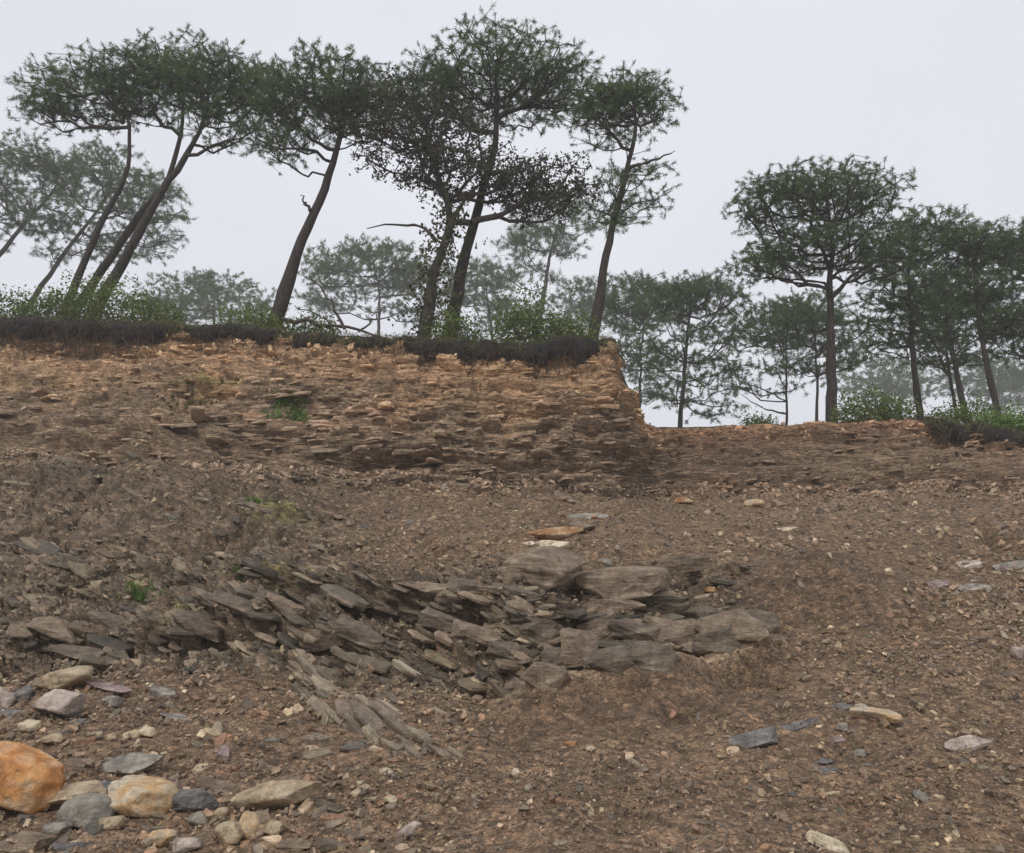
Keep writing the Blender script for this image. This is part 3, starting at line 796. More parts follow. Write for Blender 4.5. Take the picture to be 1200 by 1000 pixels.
ST = [
 ('boulder', 'large smooth orange boulder with white veins, biggest of the foreground stones', 4, 921, 116, 78, 'orange', 1, dict(sub=5, depth=0.75, tilt=-0.3, cuts=8, block=0.1)),
 ('cobble', 'long tan cobble wedged between the orange boulder and the cream and orange stone', 78, 936, 80, 27, 'tan', 2, {}),
 ('cobble', 'rounded grey cobble in front of the long tan cobble', 95, 954, 64, 38, 'grey', 3, dict(cuts=4, depth=0.9)),
 ('cobble', 'cream and orange streaked stone with a dark patch beside the grey cobble', 160, 940, 86, 38, 'creamorange', 4, dict(tilt=-0.22, cuts=7)),
 ('rock', 'small blue grey slate rock beside the cream and orange streaked stone', 223, 940, 52, 26, 'slate', 5, {}),
 ('boulder', 'long low tan and grey boulder at the end of the row of foreground stones', 318, 937, 110, 30, 'tan', 6, dict(depth=0.5, tilt=0.08, cuts=12)),
 ('slab', 'flat brown slab leaning on the small blue grey rock and the long low boulder', 258, 921, 66, 16, 'brown', 7, dict(depth=0.9, flat=True, lean=0.2)),
 ('slab', 'pale grey flat slab with yellowish rim alone above the row of stones', 155, 892, 76, 33, 'grey', 8, dict(flat=True, lean=0.35, cuts=12, depth=0.75, tilt=0.15)),
 ('pebble', 'cream yellow pebble behind the pale slab with yellowish rim', 170, 859, 20, 13, 'cream', 9, {}),
 ('boulder', 'yellowish tan boulder behind the grey pink boulder', 68, 802, 76, 28, 'tan', 10, dict(tilt=0.2)),
 ('boulder', 'grey pink angular boulder with pale bands in front of the tan boulder', 59, 828, 62, 36, 'pink', 11, dict(cuts=12)),
 ('cobble', 'dark grey cobble with pale top beside the grey pink boulder', 20, 817, 30, 22, 'slate', 12, {}),
 ('cobble', 'pinkish stone beside the dark grey cobble, cut by the photo edge', 0, 820, 28, 28, 'pink', 13, {}),
 ('slab', 'flat purple grey slab beside the yellowish tan boulder', 124, 802, 62, 16, 'purple', 14, dict(flat=True, depth=0.7)),
 ('slab', 'thin dark slate slab lying below the dark grey cobble', 12, 838, 84, 8, 'slate', 15, dict(flat=True, depth=0.4)),
 ('slab', 'dark slate slab lying in front of the grey pink boulder', 92, 846, 46, 8, 'slate', 16, dict(flat=True, depth=0.6)),
 ('cobble', 'rounded tan cobble in front of the long low boulder', 265, 977, 36, 24, 'tan', 17, {}),
 ('cobble', 'upright grey and tan cobble touching the rounded tan cobble', 290, 969, 24, 32, 'creamorange', 18, dict(cuts=4)),
 ('cobble', 'flat olive stone in the gravel in front of the orange boulder', 20, 992, 62, 20, 'brown', 19, {}),
 ('cobble', 'cream and grey stone in front of the cream and orange streaked stone', 188, 984, 34, 22, 'creamorange', 20, {}),
 ('slab', 'dark slate piece behind the cream and orange streaked stone', 115, 920, 40, 15, 'slate', 21, dict(flat=True)),
 ('slab', 'pale stacked slate piece beyond the purple grey slab', 190, 809, 34, 14, 'grey', 22, dict(flat=True)),
 ('slab', 'slate slab with grey face below the grey cobble', 82, 990, 50, 12, 'slate', 23, dict(flat=True)),
 ('pebble', 'round tan pebble between the small blue grey rock and the rounded tan cobble', 258, 955, 18, 14, 'tan', 24, dict(cuts=3)),
 ('stone', 'long narrow pale stone pointing up the slope in the open gravel', 478, 980, 34, 12, 'pink', 25, dict(depth=0.35, tilt=0.55)),
 ('boulder', 'long rust orange stone lying on top of the layered boulder', 640, 628, 92, 17, 'rust', 30, dict(tilt=0.16, depth=0.4)),
 ('stone', 'dark brown stone at the upper end of the rust orange stone', 682, 620, 32, 13, 'brown', 31, dict(tilt=-0.2)),
 ('slab', 'cream flat stone under the lower edge of the rust orange stone', 640, 637, 56, 8, 'cream', 32, dict(flat=True, tilt=0.12)),
 ('boulder', 'big rounded layered brown boulder under the rust orange stone', 638, 672, 112, 58, 'brown', 33, dict(sub=5, depth=0.7, cuts=10, tilt=-0.1, strata=0.06)),
 ('boulder', 'blocky grey brown boulder with pale flat top joined to the big layered boulder', 728, 683, 116, 42, 'brown', 34, dict(sub=5, cuts=14, block=0.8, depth=0.6)),
 ('slab', 'whitish flat slab lying on the blocky grey brown boulder', 735, 666, 74, 8, 'grey', 35, dict(flat=True, depth=0.5)),
 ('slab', 'straight edged rectangular grey slab beside the blocky boulder', 800, 669, 68, 24, 'brown', 36, dict(block=0.95, cuts=-3, depth=0.4, tilt=0.08, strata=0.03)),
 ('slab', 'low brown slab at the foot of the rectangular grey slab', 765, 694, 66, 14, 'brown', 37, dict(flat=True, depth=0.6)),
 ('pebble', 'small orange pebble below the rectangular grey slab', 833, 691, 18, 7, 'rust', 38, {}),
 ('rock', 'reddish brown upright block in the middle of the dark ledge', 680, 763, 48, 54, 'brown', 39, dict(cuts=12, depth=0.7)),
 ('rock', 'angular dark brown block at the end of the dark ledge beside the soil bank', 860, 733, 84, 38, 'brown', 40, dict(cuts=14, depth=0.6)),
 ('rock', 'wedge shaped dark block beside the angular block of the ledge', 790, 740, 70, 34, 'brown', 41, dict(cuts=13, depth=0.7, tilt=-0.1)),
 ('rock', 'blue grey plate tipped over the trench at the foot of the ledge', 598, 801, 44, 20, 'slate', 42, dict(flat=True, tilt=-0.2, lean=0.4)),
 ('rock', 'second blue grey plate tipped beside the trench', 562, 800, 46, 18, 'slate', 43, dict(flat=True, tilt=-0.45, lean=0.4)),
 ('rock', 'squarish dark block under the overhang of the ledge', 610, 720, 36, 26, 'brown', 44, dict(cuts=13)),
 ('rock', 'pale brown tilted block under the overhang of the ledge', 530, 718, 42, 26, 'brown', 45, dict(cuts=13, tilt=-0.3)),
 ('slab', 'broad brown slab dipping under the overhang of the ledge', 385, 737, 66, 24, 'brown', 46, dict(flat=True, tilt=-0.45, lean=0.5, cuts=12)),
 ('slab', 'broad brown slab on the ledge beside the green weed tuft', 300, 738, 58, 18, 'brown', 47, dict(flat=True, tilt=-0.35, lean=0.4, cuts=12)),
 ('stone', 'small orange tan stone at the edge of the talus below the bluff corner', 802, 587, 24, 8, 'rust', 50, {}),
 ('stone', 'small cream and orange stone on the talus below the far cut', 885, 590, 24, 9, 'creamorange', 51, {}),
 ('stone', 'small whitish flat stone alone on the brown talus', 922, 619, 28, 8, 'cream', 52, dict(flat=True)),
 ('slab', 'pale flat slab on the talus above the rust orange stone', 690, 604, 62, 9, 'grey', 53, dict(flat=True)),
 ('slab', 'grey brown flat slab on the talus beside the pale flat slab', 668, 583, 44, 10, 'brown', 54, dict(flat=True)),
 ('slab', 'thin pale slab at the foot of the cliff below the dark hollow', 540, 571, 48, 6, 'grey', 55, dict(flat=True)),
 ('slab', 'wedge of blue grey slate lying on the gravel beside the dirt mound', 885, 864, 62, 26, 'slate', 60, dict(flat=True, tilt=0.28, cuts=13, lean=0.25)),
 ('slab', 'narrow blue grey slate slab touching the wedge of slate', 936, 851, 56, 11, 'slate', 61, dict(flat=True, depth=0.35, cuts=12)),
 ('stone', 'orange and cream wedge shaped stone on the gravel slope', 1030, 840, 62, 15, 'creamorange', 62, dict(tilt=-0.12, depth=0.5)),
 ('slab', 'blue grey slate chip beside the orange and cream wedge', 986, 827, 26, 11, 'slate', 63, dict(flat=True)),
 ('stone', 'small pinkish chip touching the orange and cream wedge', 1011, 829, 16, 8, 'pink', 64, {}),
 ('stone', 'small grey stone below the orange and cream wedge', 990, 853, 18, 10, 'grey', 65, {}),
 ('slab', 'brown slate chip below the small grey stone', 982, 864, 20, 12, 'purple', 66, dict(flat=True)),
 ('stone', 'grey flat topped stone on the bare gravel above a dark hollow', 1137, 870, 60, 22, 'pink', 67, dict(flat=True, cuts=12, lean=0.2)),
 ('slab', 'upper of two overlapping slate flakes in the gravel', 965, 891, 24, 11, 'slate', 68, dict(flat=True)),
 ('slab', 'lower of two overlapping slate flakes in the gravel', 966, 902, 32, 11, 'slate', 69, dict(flat=True, tilt=0.15)),
 ('stone', 'small grey oval stone near the two overlapping slate flakes', 1010, 884, 18, 9, 'grey', 70, {}),
 ('stone', 'pointed grey flake standing aslant in the gravel', 1083, 932, 26, 14, 'grey', 71, dict(flat=True, tilt=-0.5)),
 ('stone', 'cream yellow jagged stone at the bottom of the gravel slope', 974, 988, 54, 18, 'cream', 72, dict(flat=True, tilt=-0.15)),
 ('slab', 'purplish slab on the slope beside the other broken slabs', 1100, 683, 38, 11, 'purple', 73, dict(flat=True)),
 ('slab', 'grey broken slab on the slope below the long thin slab', 1140, 687, 44, 8, 'grey', 74, dict(flat=True)),
 ('slab', 'long thin pale slab slanting on the slope above the broken slabs', 1130, 661, 40, 7, 'pink', 75, dict(flat=True, tilt=0.25, depth=0.3)),
 ('slab', 'wide pale slab half buried at the edge of the slope', 1187, 662, 46, 12, 'grey', 76, dict(flat=True)),
 ('stone', 'whitish stone on the slope at the photo edge', 1196, 766, 18, 16, 'pink', 77, {}),
 ('stone', 'reddish stone in the gravel below the dirt mound', 670, 873, 18, 8, 'rust', 78, {}),
 ('stone', 'pale cream pebble in the gravel beside the reddish stone', 693, 878, 13, 6, 'cream', 79, {}),
 ('stone', 'pale upright chip in the gravel below the slanting slabs', 604, 907, 11, 13, 'cream', 80, {}),
 ('stone', 'cream pebble in the gravel below the bundle of narrow slabs', 452, 905, 17, 8, 'cream', 81, {}),
 ('stone', 'whitish pebble in the gravel beside a dark hollow', 457, 938, 18, 8, 'cream', 82, {}),
 ('slab', 'upright slate splinter standing in the gravel', 262, 880, 16, 24, 'purple', 83, dict(flat=True, depth=0.4)),
 ('cobble', 'small pale tan cobble between the grey cobble and the cream and orange stone', 128, 966, 30, 15, 'tan', 101, {}),
 ('cobble', 'small grey cobble at the foot of the small blue grey rock', 232, 962, 28, 16, 'grey', 102, {}),
 ('cobble', 'flat pinkish cobble beside the cream and grey stone', 215, 992, 38, 16, 'pink', 103, {}),
 ('cobble', 'grey cobble beside the flat olive stone', 62, 974, 32, 14, 'grey', 104, {}),
 ('cobble', 'tan cobble beside the upright grey and tan cobble', 318, 972, 30, 17, 'tan', 105, {}),
 ('slab', 'brown slate slab beside the rounded tan cobble', 232, 980, 34, 12, 'brown', 106, dict(flat=True)),
 ('slab', 'dark slab lying against the far end of the long low boulder', 382, 944, 42, 12, 'darkshale', 107, dict(flat=True)),
 ('slab', 'brown slab behind the long low boulder', 330, 914, 48, 11, 'brown', 108, dict(flat=True)),
 ('cobble', 'small tan cobble behind the orange boulder', 60, 868, 30, 14, 'tan', 109, {}),
 ('slab', 'brown slab between the orange boulder and the pale slab with yellowish rim', 98, 894, 44, 13, 'brown', 110, dict(flat=True)),
 ('cobble', 'small grey cobble in front of the purple grey slab', 128, 822, 26, 13, 'grey', 111, {}),
 ('slab', 'grey slab beyond the cream yellow pebble', 205, 840, 40, 10, 'grey', 112, dict(flat=True)),
 ('cobble', 'round cream cobble at the foot of the grey pink boulder', 32, 852, 28, 14, 'cream', 113, {}),
 ('slab', 'brown flat slab lying right in front of the tan cobble beside the upright one', 345, 990, 44, 12, 'brown', 114, dict(flat=True)),
]
for nm, lb, px, py, w, h, mt, sd, kw in ST:
    kw = dict(kw); kw.setdefault('sub', 4 if w > 26 else 3)
    if mt in ('brown', 'purple', 'slate'):
        kw['hull'] = sd not in (33,)
        kw.setdefault('block', 0.55); kw.setdefault('strata', 0.11)
        kw['cuts'] = kw.get('cuts', 9) + 6
        if w > 60: kw['sub'] = 5
    stone(nm, lb, px, py, w, h, M[mt], sd, **kw)

# angular joint blocks of the ledge above the trench: parts of the outcrop
for k, (px, py, w, h, tl) in enumerate([(640, 792, 52, 30, -.2), (655, 770, 40, 28, .1), (718, 772, 62, 34, .15), (762, 766, 64, 38, -.1), (806, 752, 66, 40, .12), (846, 742, 60, 36, .05),
        (884, 730, 58, 34, .1), (745, 738, 58, 24, -.15), (700, 738, 46, 24, .2), (826, 722, 54, 20, .1), (780, 722, 50, 20, -.05), (600, 768, 46, 28, -.3), (560, 752, 48, 26, -.3), (520, 742, 44, 26, -.35),
        (480, 722, 48, 26, -.3), (440, 712, 50, 22, -.25), (500, 700, 60, 20, -.1), (560, 700, 56, 22, -.1), (420, 752, 46, 30, -.4), (360, 708, 50, 22, -.3), (330, 730, 40, 24, -.4), (270, 715, 46, 22, -.35),
        (230, 745, 48, 24, -.4), (130, 740, 46, 24, -.4), (60, 745, 50, 26, -.35), (180, 768, 44, 20, -.3), (90, 775, 48, 18, -.2), (635, 740, 48, 30, .1), (720, 712, 70, 18, 0)]):
    b_ = stone('block', None, px, py - 5, w * (1.12 if px > 630 else 1.4), h * (1.1 if px > 630 else 0.85), M['brown' if k % 4 == 0 else 'darkshale'], 200 + k, tilt=tl, cuts=11, sub=4, hull=True, depth=0.6, sink=0.42)
    b_.parent = outcrop
    b_.location = b_.location - outcrop.location

# ------------------------------------------------------------------ loose fragments one can pick out, then the gravel
kinds = [('grey brown shale chip', (0.20, 0.168, 0.135)), ('pale tan shale chip', (0.40, 0.32, 0.235)),
         ('dark grey slate chip', (0.115, 0.104, 0.094)), ('reddish brown shale chip', (0.29, 0.175, 0.12))]
def where(px, py):
    if py < 640: return 'on the talus under the bluff' if px < 760 else 'on the talus under the far cut'
    if py < 815: return 'on the open slope beyond the dirt mound'
    if px < 400: return 'in the gravel around the row of cobbles'
    if px < 620: return 'in the gravel below the narrow slabs'
    if px < 850: return 'in the gravel below the soil bank'
    return 'in the gravel around the slate wedge'
cnt = 0
while cnt < 290:
    px = random.uniform(5, 1195)
    py = 1000 - 430 * random.random() ** 1.7
    pile = cnt < 70
    if pile: px, py = 430 * random.random() ** 1.2, random.uniform(785, 998)
    if py < 585 or (py > 640 and py < 815 and px < 900): continue
    if px < 350 and py > 780 and random.random() < 0.2: continue
    h = hit_px(px, py)
    if not h: continue
    sz = random.uniform(10, 21) * (1.0 if py > 820 else 0.8)
    if px < 520 and py > 830: sz *= 1.15
    if pile: sz = random.uniform(16, 38)
    s = sz * h[2] / FPX
    nb = (h[1] + Vector((random.gauss(0, .22), random.gauss(0, .22), random.gauss(0, .1)))).normalized()
    Rm = frames(np.array([nb[:]]), np.array([random.uniform(0, 6.28)]))[0]
    kn, c = kinds[random.choices(range(4), [4, 6, 3, 2] if pile else [5, 3, 4, 2])[0]]
    asp = random.uniform(.35, .85)
    lb = ('long thin ' if asp < .5 else 'big flat ' if sz > 24 else 'large broad ' if sz > 16 else 'small broad ') + kn + ' ' + where(px, py); g = kn + 's'
    o = place_slab(np.array(h[0]) + np.array(h[1]) * s * 0.01, Rm, (s, s * asp, s * random.uniform(.12, .28)), palette(1, c, .18)[0], None, random.randrange(20), 'shale_chip')
    tag(o, lb, 'stone', g)
    cnt += 1

NG = 118000
i, j = sample(NG, 1.7, 8.3, -170, 1400)
i2, j2 = sample(12000, 8.2, 11.8, -70, 1270)
kp = rng.uniform(size=12000) < np.where(T[i2, j2] > 10.6, 0.55, 0.15)
i2, j2 = i2[kp], j2[kp]
i = np.concatenate([i, i2]); j = np.concatenate([j, j2]); NG = len(i)
# more stones where the photograph shows rubble, fewer on the trampled dirt
py_ = PYB[i, j]; px_ = PX[i, j]
pt = fbm(P[i, j, 0] * 0.9, P[i, j, 1] * 0.9, P[i, j, 2] * 0.9, 3, 301)
keep = rng.uniform(size=NG) > np.clip(0.85 * np.clip(dirt[i, j], 0, 1) + 0.6 * np.clip(sand[i, j], 0, 1) + 0.6 * w_out[i, j] + 0.75 * w_tal[i, j] + 0.25 - 0.9 * pt, 0, 0.93)
i, j = i[keep], j[keep]
n = len(i)
pos = P2[i, j] + (rng.normal(size=(n, 3)) * 0.02); nf = NF[i, j]; dist = np.linalg.norm(P2[i, j] - EYE, axis=1)
pxsz = np.exp(rng.normal(math.log(3.1), 0.6, n))
pxsz *= np.where((PX[i, j] < 560) & (PYB[i, j] > 780), 1.45, 1.0)
L = np.clip(pxsz, 1.5, 13) * dist / FPX
scl = np.stack([L, L * rng.uniform(0.45, 0.95, n), L * rng.uniform(0.16, 0.5, n)], -1)
b = norm(nf + 0.32 * rng.normal(size=(n, 3)))
cc = palette(n, [(0.20, 0.155, 0.12), (0.235, 0.175, 0.13), (0.15, 0.13, 0.112), (0.12, 0.105, 0.095), (0.29, 0.22, 0.155), (0.26, 0.175, 0.125), (0.18, 0.13, 0.10), (0.22, 0.165, 0.12), (0.17, 0.14, 0.115), (0.40, 0.33, 0.245)], 0.3)
cc = 0.75 * cc + 0.25 * colr[i, j]
wc = w_cliff[i, j][:, None]
cc = cc * (1 - wc) + wc * np.clip(colr[i, j] * (1.12 + 0.3 * rng.normal(size=(n, 1))), 0.03, 0.8)
gravel = scatter_mesh('gravel', CHV, pos, frames(b, rng.uniform(0, 6.28, n)), scl, cc, M['chip'])
tag(gravel, 'small brown shale gravel covering the slope', 'gravel', kind='stuff')

# ------------------------------------------------------------------ tubes
def tube_segments(P0, P1, r0, r1, k=5):
    """separate frustums, vectorised"""
    n = len(P0)
    d = norm(P1 - P0)
    R = frames(d, np.zeros(n))
    a = np.arange(k) / k * 2 * math.pi
    ring = np.stack([np.cos(a), np.sin(a), 0 * a], -1)
    A = np.einsum('nij,kj->nki', R, ring)
    V0 = P0[:, None] + A * r0[:, None, None]; V1 = P1[:, None] + A * r1[:, None, None]
    V = np.concatenate([V0, V1], 1).reshape(-1, 3)
    f = np.array([[q_, (q_ + 1) % k, k + (q_ + 1) % k, k + q_] for q_ in range(k)])
    F = (f[None] + (np.arange(n) * 2 * k)[:, None, None]).reshape(-1, 4)
    return V, F

def tube_path(pts, rad, k=10, seed=0, lump=0.0):
    pts = np.asarray(pts, float); n = len(pts)
    d = norm(np.gradient(pts, axis=0))
    R = frames(d, np.zeros(n))
    a = np.arange(k) / k * 2 * math.pi
    ring = np.stack([np.cos(a), np.sin(a), 0 * a], -1)
    A = np.einsum('nij,kj->nki', R, ring)
    V = pts[:, None] + A * np.asarray(rad)[:, None, None]
    if lump:
        V = V + A * (np.asarray(rad)[:, None] * lump * fbm(V[..., 0] * 5, V[..., 1] * 5, V[..., 2] * 2, 2, seed))[..., None]
    F = []
    for i in range(n - 1):
        for q_ in range(k):
            F.append((i * k + q_, i * k + (q_ + 1) % k, (i + 1) * k + (q_ + 1) % k, (i + 1) * k + q_))
    return V.reshape(-1, 3), np.array(F)

def resample(pts, n):
    pts = np.asarray(pts, float)
    s = np.concatenate([[0], np.cumsum(np.linalg.norm(np.diff(pts, axis=0), axis=1))])
    u = np.linspace(0, s[-1], n)
    return np.stack([pchip(s, pts[:, c], u) for c in range(3)], -1)

def burst(centres, dirs, n, L, wid, spread=0.9):
    """needle tufts: n thin blades around each centre"""
    m = len(centres)
    d = norm(dirs[:, None, :] * rng.uniform(0.1, 1.1, (m, n, 1)) + spread * rng.normal(size=(m, n, 3)))
    d[..., 2] -= 0.08
    ln = L[:, None] * rng.uniform(0.7, 1.15, (m, n))
    side = norm(np.cross(d, rng.normal(size=(m, n, 3)))) * wid[:, None, None]
    ln = ln * rng.uniform(0.55, 1.1, (m, n))
    c = centres[:, None] + dirs[:, None, :] * (rng.uniform(-1.3, 0.25, (m, n)) * L[:, None])[..., None] * 0.6 + 0.12 * L[:, None, None] * rng.normal(size=(m, n, 3))
    tip = c + d * ln[..., None]
    V = np.stack([c - side, c + side, tip], 2).reshape(-1, 3)
    F = np.arange(m * n * 3).reshape(-1, 3)
    return V, F

def leaves(centres, n, spread, size):
    m = len(centres)
    c = (centres[:, None] + rng.normal(size=(m, n, 3)) * spread).reshape(-1, 3)
    nrm = norm(rng.normal(size=(m * n, 3)) + np.array([0, 0, 0.5]))
    R = frames(nrm, rng.uniform(0, 6.28, m * n))
    s = size * rng.uniform(0.6, 1.3, m * n)
    q_ = np.array([[-0.5, 0, 0], [0.05, -0.3, 0.06], [0.5, 0, -0.04], [0.05, 0.3, 0.06]])
    V = (np.einsum('nij,vj->nvi', R, q_) * s[:, None, None] + c[:, None]).reshape(-1, 3)
    F = (np.arange(m * n) * 4)[:, None] + np.array([[0, 1, 2, 3]])
    return V, F

def ellip(n, c, rx, ry, rz, low=-0.75, shell=0.45):
    out = []
    while len(out) < n:
        best, bd = None, -1
        for tr in range(6):
            d = rng.normal(size=3); d /= np.linalg.norm(d)
            if d[2] < low: continue
            p = d * rng.uniform() ** shell
            dd = min([np.linalg.norm(p - o) for o in out]) if out else 1
            if dd > bd: best, bd = p, dd
        if best is not None: out.append(best)
    return np.array(out) * np.array([rx, ry, rz]) + c

def make_tree(label, trunk, D, w, crowns, tips=12, name='pine_tree', leaf='needle', group=None, tuftpx=6.2, blades=30, dead=(), bark='bark', clr=0.42, cat='tree'):
    mpx = D * 1.03 / FPX
    pts = [unproj(x, y, D) for x, y in trunk]
    # carry the trunk down along its own lean until it is in the ground
    b0 = pts[0]; dv = pts[0] - pts[1]; dv = dv / max(-dv[2], 0.05)
    for _ in range(60):
        if b0[2] < ground_z(b0[0], b0[1]) - 0.12: break
        b0 = b0 + dv * 0.12
    pts = [b0] + pts if np.linalg.norm(b0 - pts[0]) > 0.15 else pts
    pts = np.array(pts)
    pts[-1, 1] += rng.normal() * 0.10
    # leader into the crown
    cx, cy, rx, ry = crowns[0][:4]
    topc = unproj(cx * 0.5 + trunk[-1][0] * 0.5, cy - ry * 0.35, D)
    if topc[2] > pts[-1][2] + 0.2: pts = np.vstack([pts, topc])
    tr = resample(pts, 22)
    tr[1:-1] += rng.normal(size=(20, 3)) * 0.010 * (D / 21)
    s = np.linspace(0, 1, 22)
    r0 = w * mpx / 2
    rad = 0.90 * r0 * (1 - 0.84 * s ** 0.8); rad[0] *= 1.2; rad[1] *= 1.06
    base = tr[0].copy()
    root = tag(empty(name, base), label, cat, group)
    V, F = tube_path(tr - base, rad, 9, int(w * 10), 0.25)
    link('trunk', mk_mesh('trunk', V, F, None, True), M[bark], root)
    # branching: grow towards clusters of twig ends
    nodes = [tr[q_] for q_ in range(22) if s[q_] > clr]
    plen = [0.15 * q_ for q_ in range(len(nodes))]
    limb = [-1] * len(nodes); par = [-1] * len(nodes); nT = len(nodes); own = []
    cl = []
    for (cx, cy, rx, ry, nc_) in crowns:
        c = unproj(cx, cy, D)
        cl.append(ellip(int(nc_ * 1.5), c - np.array([0, 0, 0.25 * ry * mpx]), rx * mpx * 0.95, rx * mpx * 0.85, ry * mpx * 1.05, -0.5 if nc_ > 14 else -0.8, 0.28))
    cl = np.concatenate(cl)
    dT = np.min(np.linalg.norm(cl[:, None] - np.array(nodes)[None], axis=2), axis=1)
    nl = 0; tipsP = []; tipsD = []
    for ci in np.argsort(dT):
        p = cl[ci]
        A = np.array(nodes)
        cost = np.linalg.norm(A - p, axis=1) + 0.6 * np.array(plen) + 0.9 * np.clip(A[:, 2] - p[2] + 0.25, 0, None)
        m = int(np.argmin(cost))
        l = limb[m]
        if l < 0: l = nl; nl += 1
        a = nodes[m]; dd = p - a; ln = np.linalg.norm(dd)
        ns = max(2, min(6, int(ln / (0.35 * D / 21)) + 1))
        prev = m
        for q_ in range(1, ns + 1):
            u = q_ / ns
            pp = a + dd * u + np.array([0, 0, -0.10 * ln * math.sin(math.pi * u)]) + rng.normal(size=3) * 0.05 * ln * (q_ < ns)
            nodes.append(pp); plen.append(plen[m] + ln * u); limb.append(l); par.append(prev); prev = len(nodes) - 1
        own.append((prev, p))
    nB = len(nodes)
    rcl = 0.70 * (D / 21) ** 0.8
    for (cn_, p) in own:
        loc = [cn_]
        if par[cn_] >= nT: loc.append(par[cn_])
        tp = ellip(tips, p, rcl, rcl, rcl * 0.42, -0.6, 0.5)
        tp = tp[np.argsort(np.linalg.norm(tp - p, axis=1))]
        for t_ in tp:
            A = np.array([nodes[z] for z in loc])
            pl = np.array([plen[z] for z in loc])
            m = loc[int(np.argmin(np.linalg.norm(A - t_, axis=1) + 0.25 * (pl - pl.min())))]
            nodes.append(t_); plen.append(plen[m] + np.linalg.norm(t_ - nodes[m])); limb.append(limb[cn_]); par.append(m); loc.append(len(nodes) - 1)
            tipsP.append(t_); tipsD.append(t_ - nodes[m])
    nodes = np.array(nodes); par = np.array(par); limb = np.array(limb)
    wgt = np.zeros(len(nodes))
    wgt[nB:] = 1
    for z in range(len(nodes) - 1, nT - 1, -1):
        if par[z] >= nT: wgt[par[z]] += wgt[z]
    rt = (0.0052 if leaf == 'needle' else 0.008) * (D / 21) ** 0.6
    rr_ = np.clip(rt * np.clip(wgt, 1, None) ** 0.46, 0, r0 * 0.42)
    e = np.arange(nT, len(nodes))
    rp = np.where(par[e] >= nT, np.minimum(rr_[par[e]], rr_[e] * 1.5), rr_[e] * 1.15)
    for l in range(nl):
        s_ = e[limb[e] == l]
        if not len(s_): continue
        V, F = tube_segments(nodes[par[s_]] - base, nodes[s_] - base, rp[s_ - nT], rr_[s_], 4)
        link('limb', mk_mesh('limb', V, F, None, True), M[bark], root)
    for path, rpx in dead:
        pp = resample([unproj(x, y, D - 0.1) for x, y in path], 9)
        pp[1:-1] += rng.normal(size=(7, 3)) * 0.03
        V, F = tube_path(pp - base, np.linspace(rpx * mpx / 2, rpx * mpx / 8, 9), 5)
        link('dead_limb', mk_mesh('dead_limb', V, F, None, True), M[bark], root)
    tipsP = np.array(tipsP); tipsD = norm(np.array(tipsD))
    if leaf == 'needle':
        sel = rng.uniform(size=len(tipsP)) < 0.7
        tipsP = np.concatenate([tipsP, (tipsP - 0.12 * (D / 21) * tipsD + rng.normal(size=tipsP.shape) * 0.05 * (D / 21))[sel]]); tipsD = np.concatenate([tipsD, tipsD[sel]])
        m = len(tipsP)
        V, F = burst(tipsP - base, tipsD + np.array([0, 0, 0.25]), blades, tuftpx * mpx * rng.uniform(0.75, 1.2, m), np.full(m, 0.30 * mpx))
    else:
        V, F = leaves(np.concatenate([tipsP, tipsP - 0.5 * tipsD * 0.3]) - base, 6, 0.075, 0.10)
    link('crown', mk_mesh('crown', V, F), M[leaf], root)
    return root, tr, base

# ------------------------------------------------------------------ trees
GF = 'pines along the edge of the high bluff'
GR = 'pines on the lower rim beyond the bluff'
GB = 'misty trees behind the rim'
make_tree('slim pine leaning hard over, first of the three leaning trunks, fanned crown', [(92, 325), (122, 255), (150, 195), (152, 150)], 21.6, 14, [(100, 108, 68, 34, 26), (145, 85, 45, 26, 12), (60, 125, 30, 22, 6)], group=GF)
make_tree('leaning pine crowded between the two other leaning trunks', [(112, 328), (165, 250), (200, 203), (212, 130)], 22.2, 17, [(198, 85, 55, 34, 24), (160, 120, 40, 30, 8)], group=GF)
make_tree('tallest of the three leaning pines, with a broad crown', [(132, 328), (182, 238), (218, 182), (243, 125)], 21.2, 19, [(248, 92, 62, 48, 32), (305, 105, 42, 34, 12), (255, 145, 50, 20, 6)], group=GF, dead=[([(218, 182), (250, 172), (275, 160), (285, 135)], 5)])
make_tree('stout single pine leaning over the bluff edge beside a dead branch', [(325, 370), (350, 292), (385, 208), (400, 150)], 20.6, 23, [(372, 105, 78, 48, 42), (330, 150, 40, 42, 12), (430, 120, 55, 55, 16)], group=GF, dead=[([(365, 248), (358, 240), (352, 229)], 5)])
make_tree('tall pine with the widest crown, rising behind the dark leafy tree', [(528, 385), (545, 300), (563, 232), (582, 150)], 21.4, 24, [(580, 88, 108, 50, 56), (500, 105, 55, 50, 18), (655, 100, 55, 38, 16)], group=GF)
dl, dtr, dbase = make_tree('dark leafy broadleaf tree with ivy covered trunk standing before the widest pine', [(497, 392), (508, 325), (527, 258), (512, 200)], 20.2, 21,
    [(470, 145, 65, 62, 17), (560, 195, 80, 40, 15), (635, 215, 52, 36, 11), (520, 160, 60, 50, 6)], tips=13, name='broadleaf_tree', leaf='broadleaf', bark='bark2',
    dead=[([(512, 283), (490, 264), (462, 262), (430, 268)], 5), ([(520, 290), (545, 235), (575, 205)], 8)], clr=0.35)
make_tree('slender pine at the corner of the bluff with an open ragged crown', [(695, 396), (712, 292), (734, 200), (744, 150)], 20.6, 18, [(735, 118, 50, 36, 26), (695, 130, 40, 34, 10), (742, 205, 46, 60, 8), (715, 225, 36, 40, 4)], group=GF, dead=[([(736, 197), (765, 187), (791, 177)], 5), ([(722, 255), (712, 250), (706, 243)], 4)], clr=0.5)
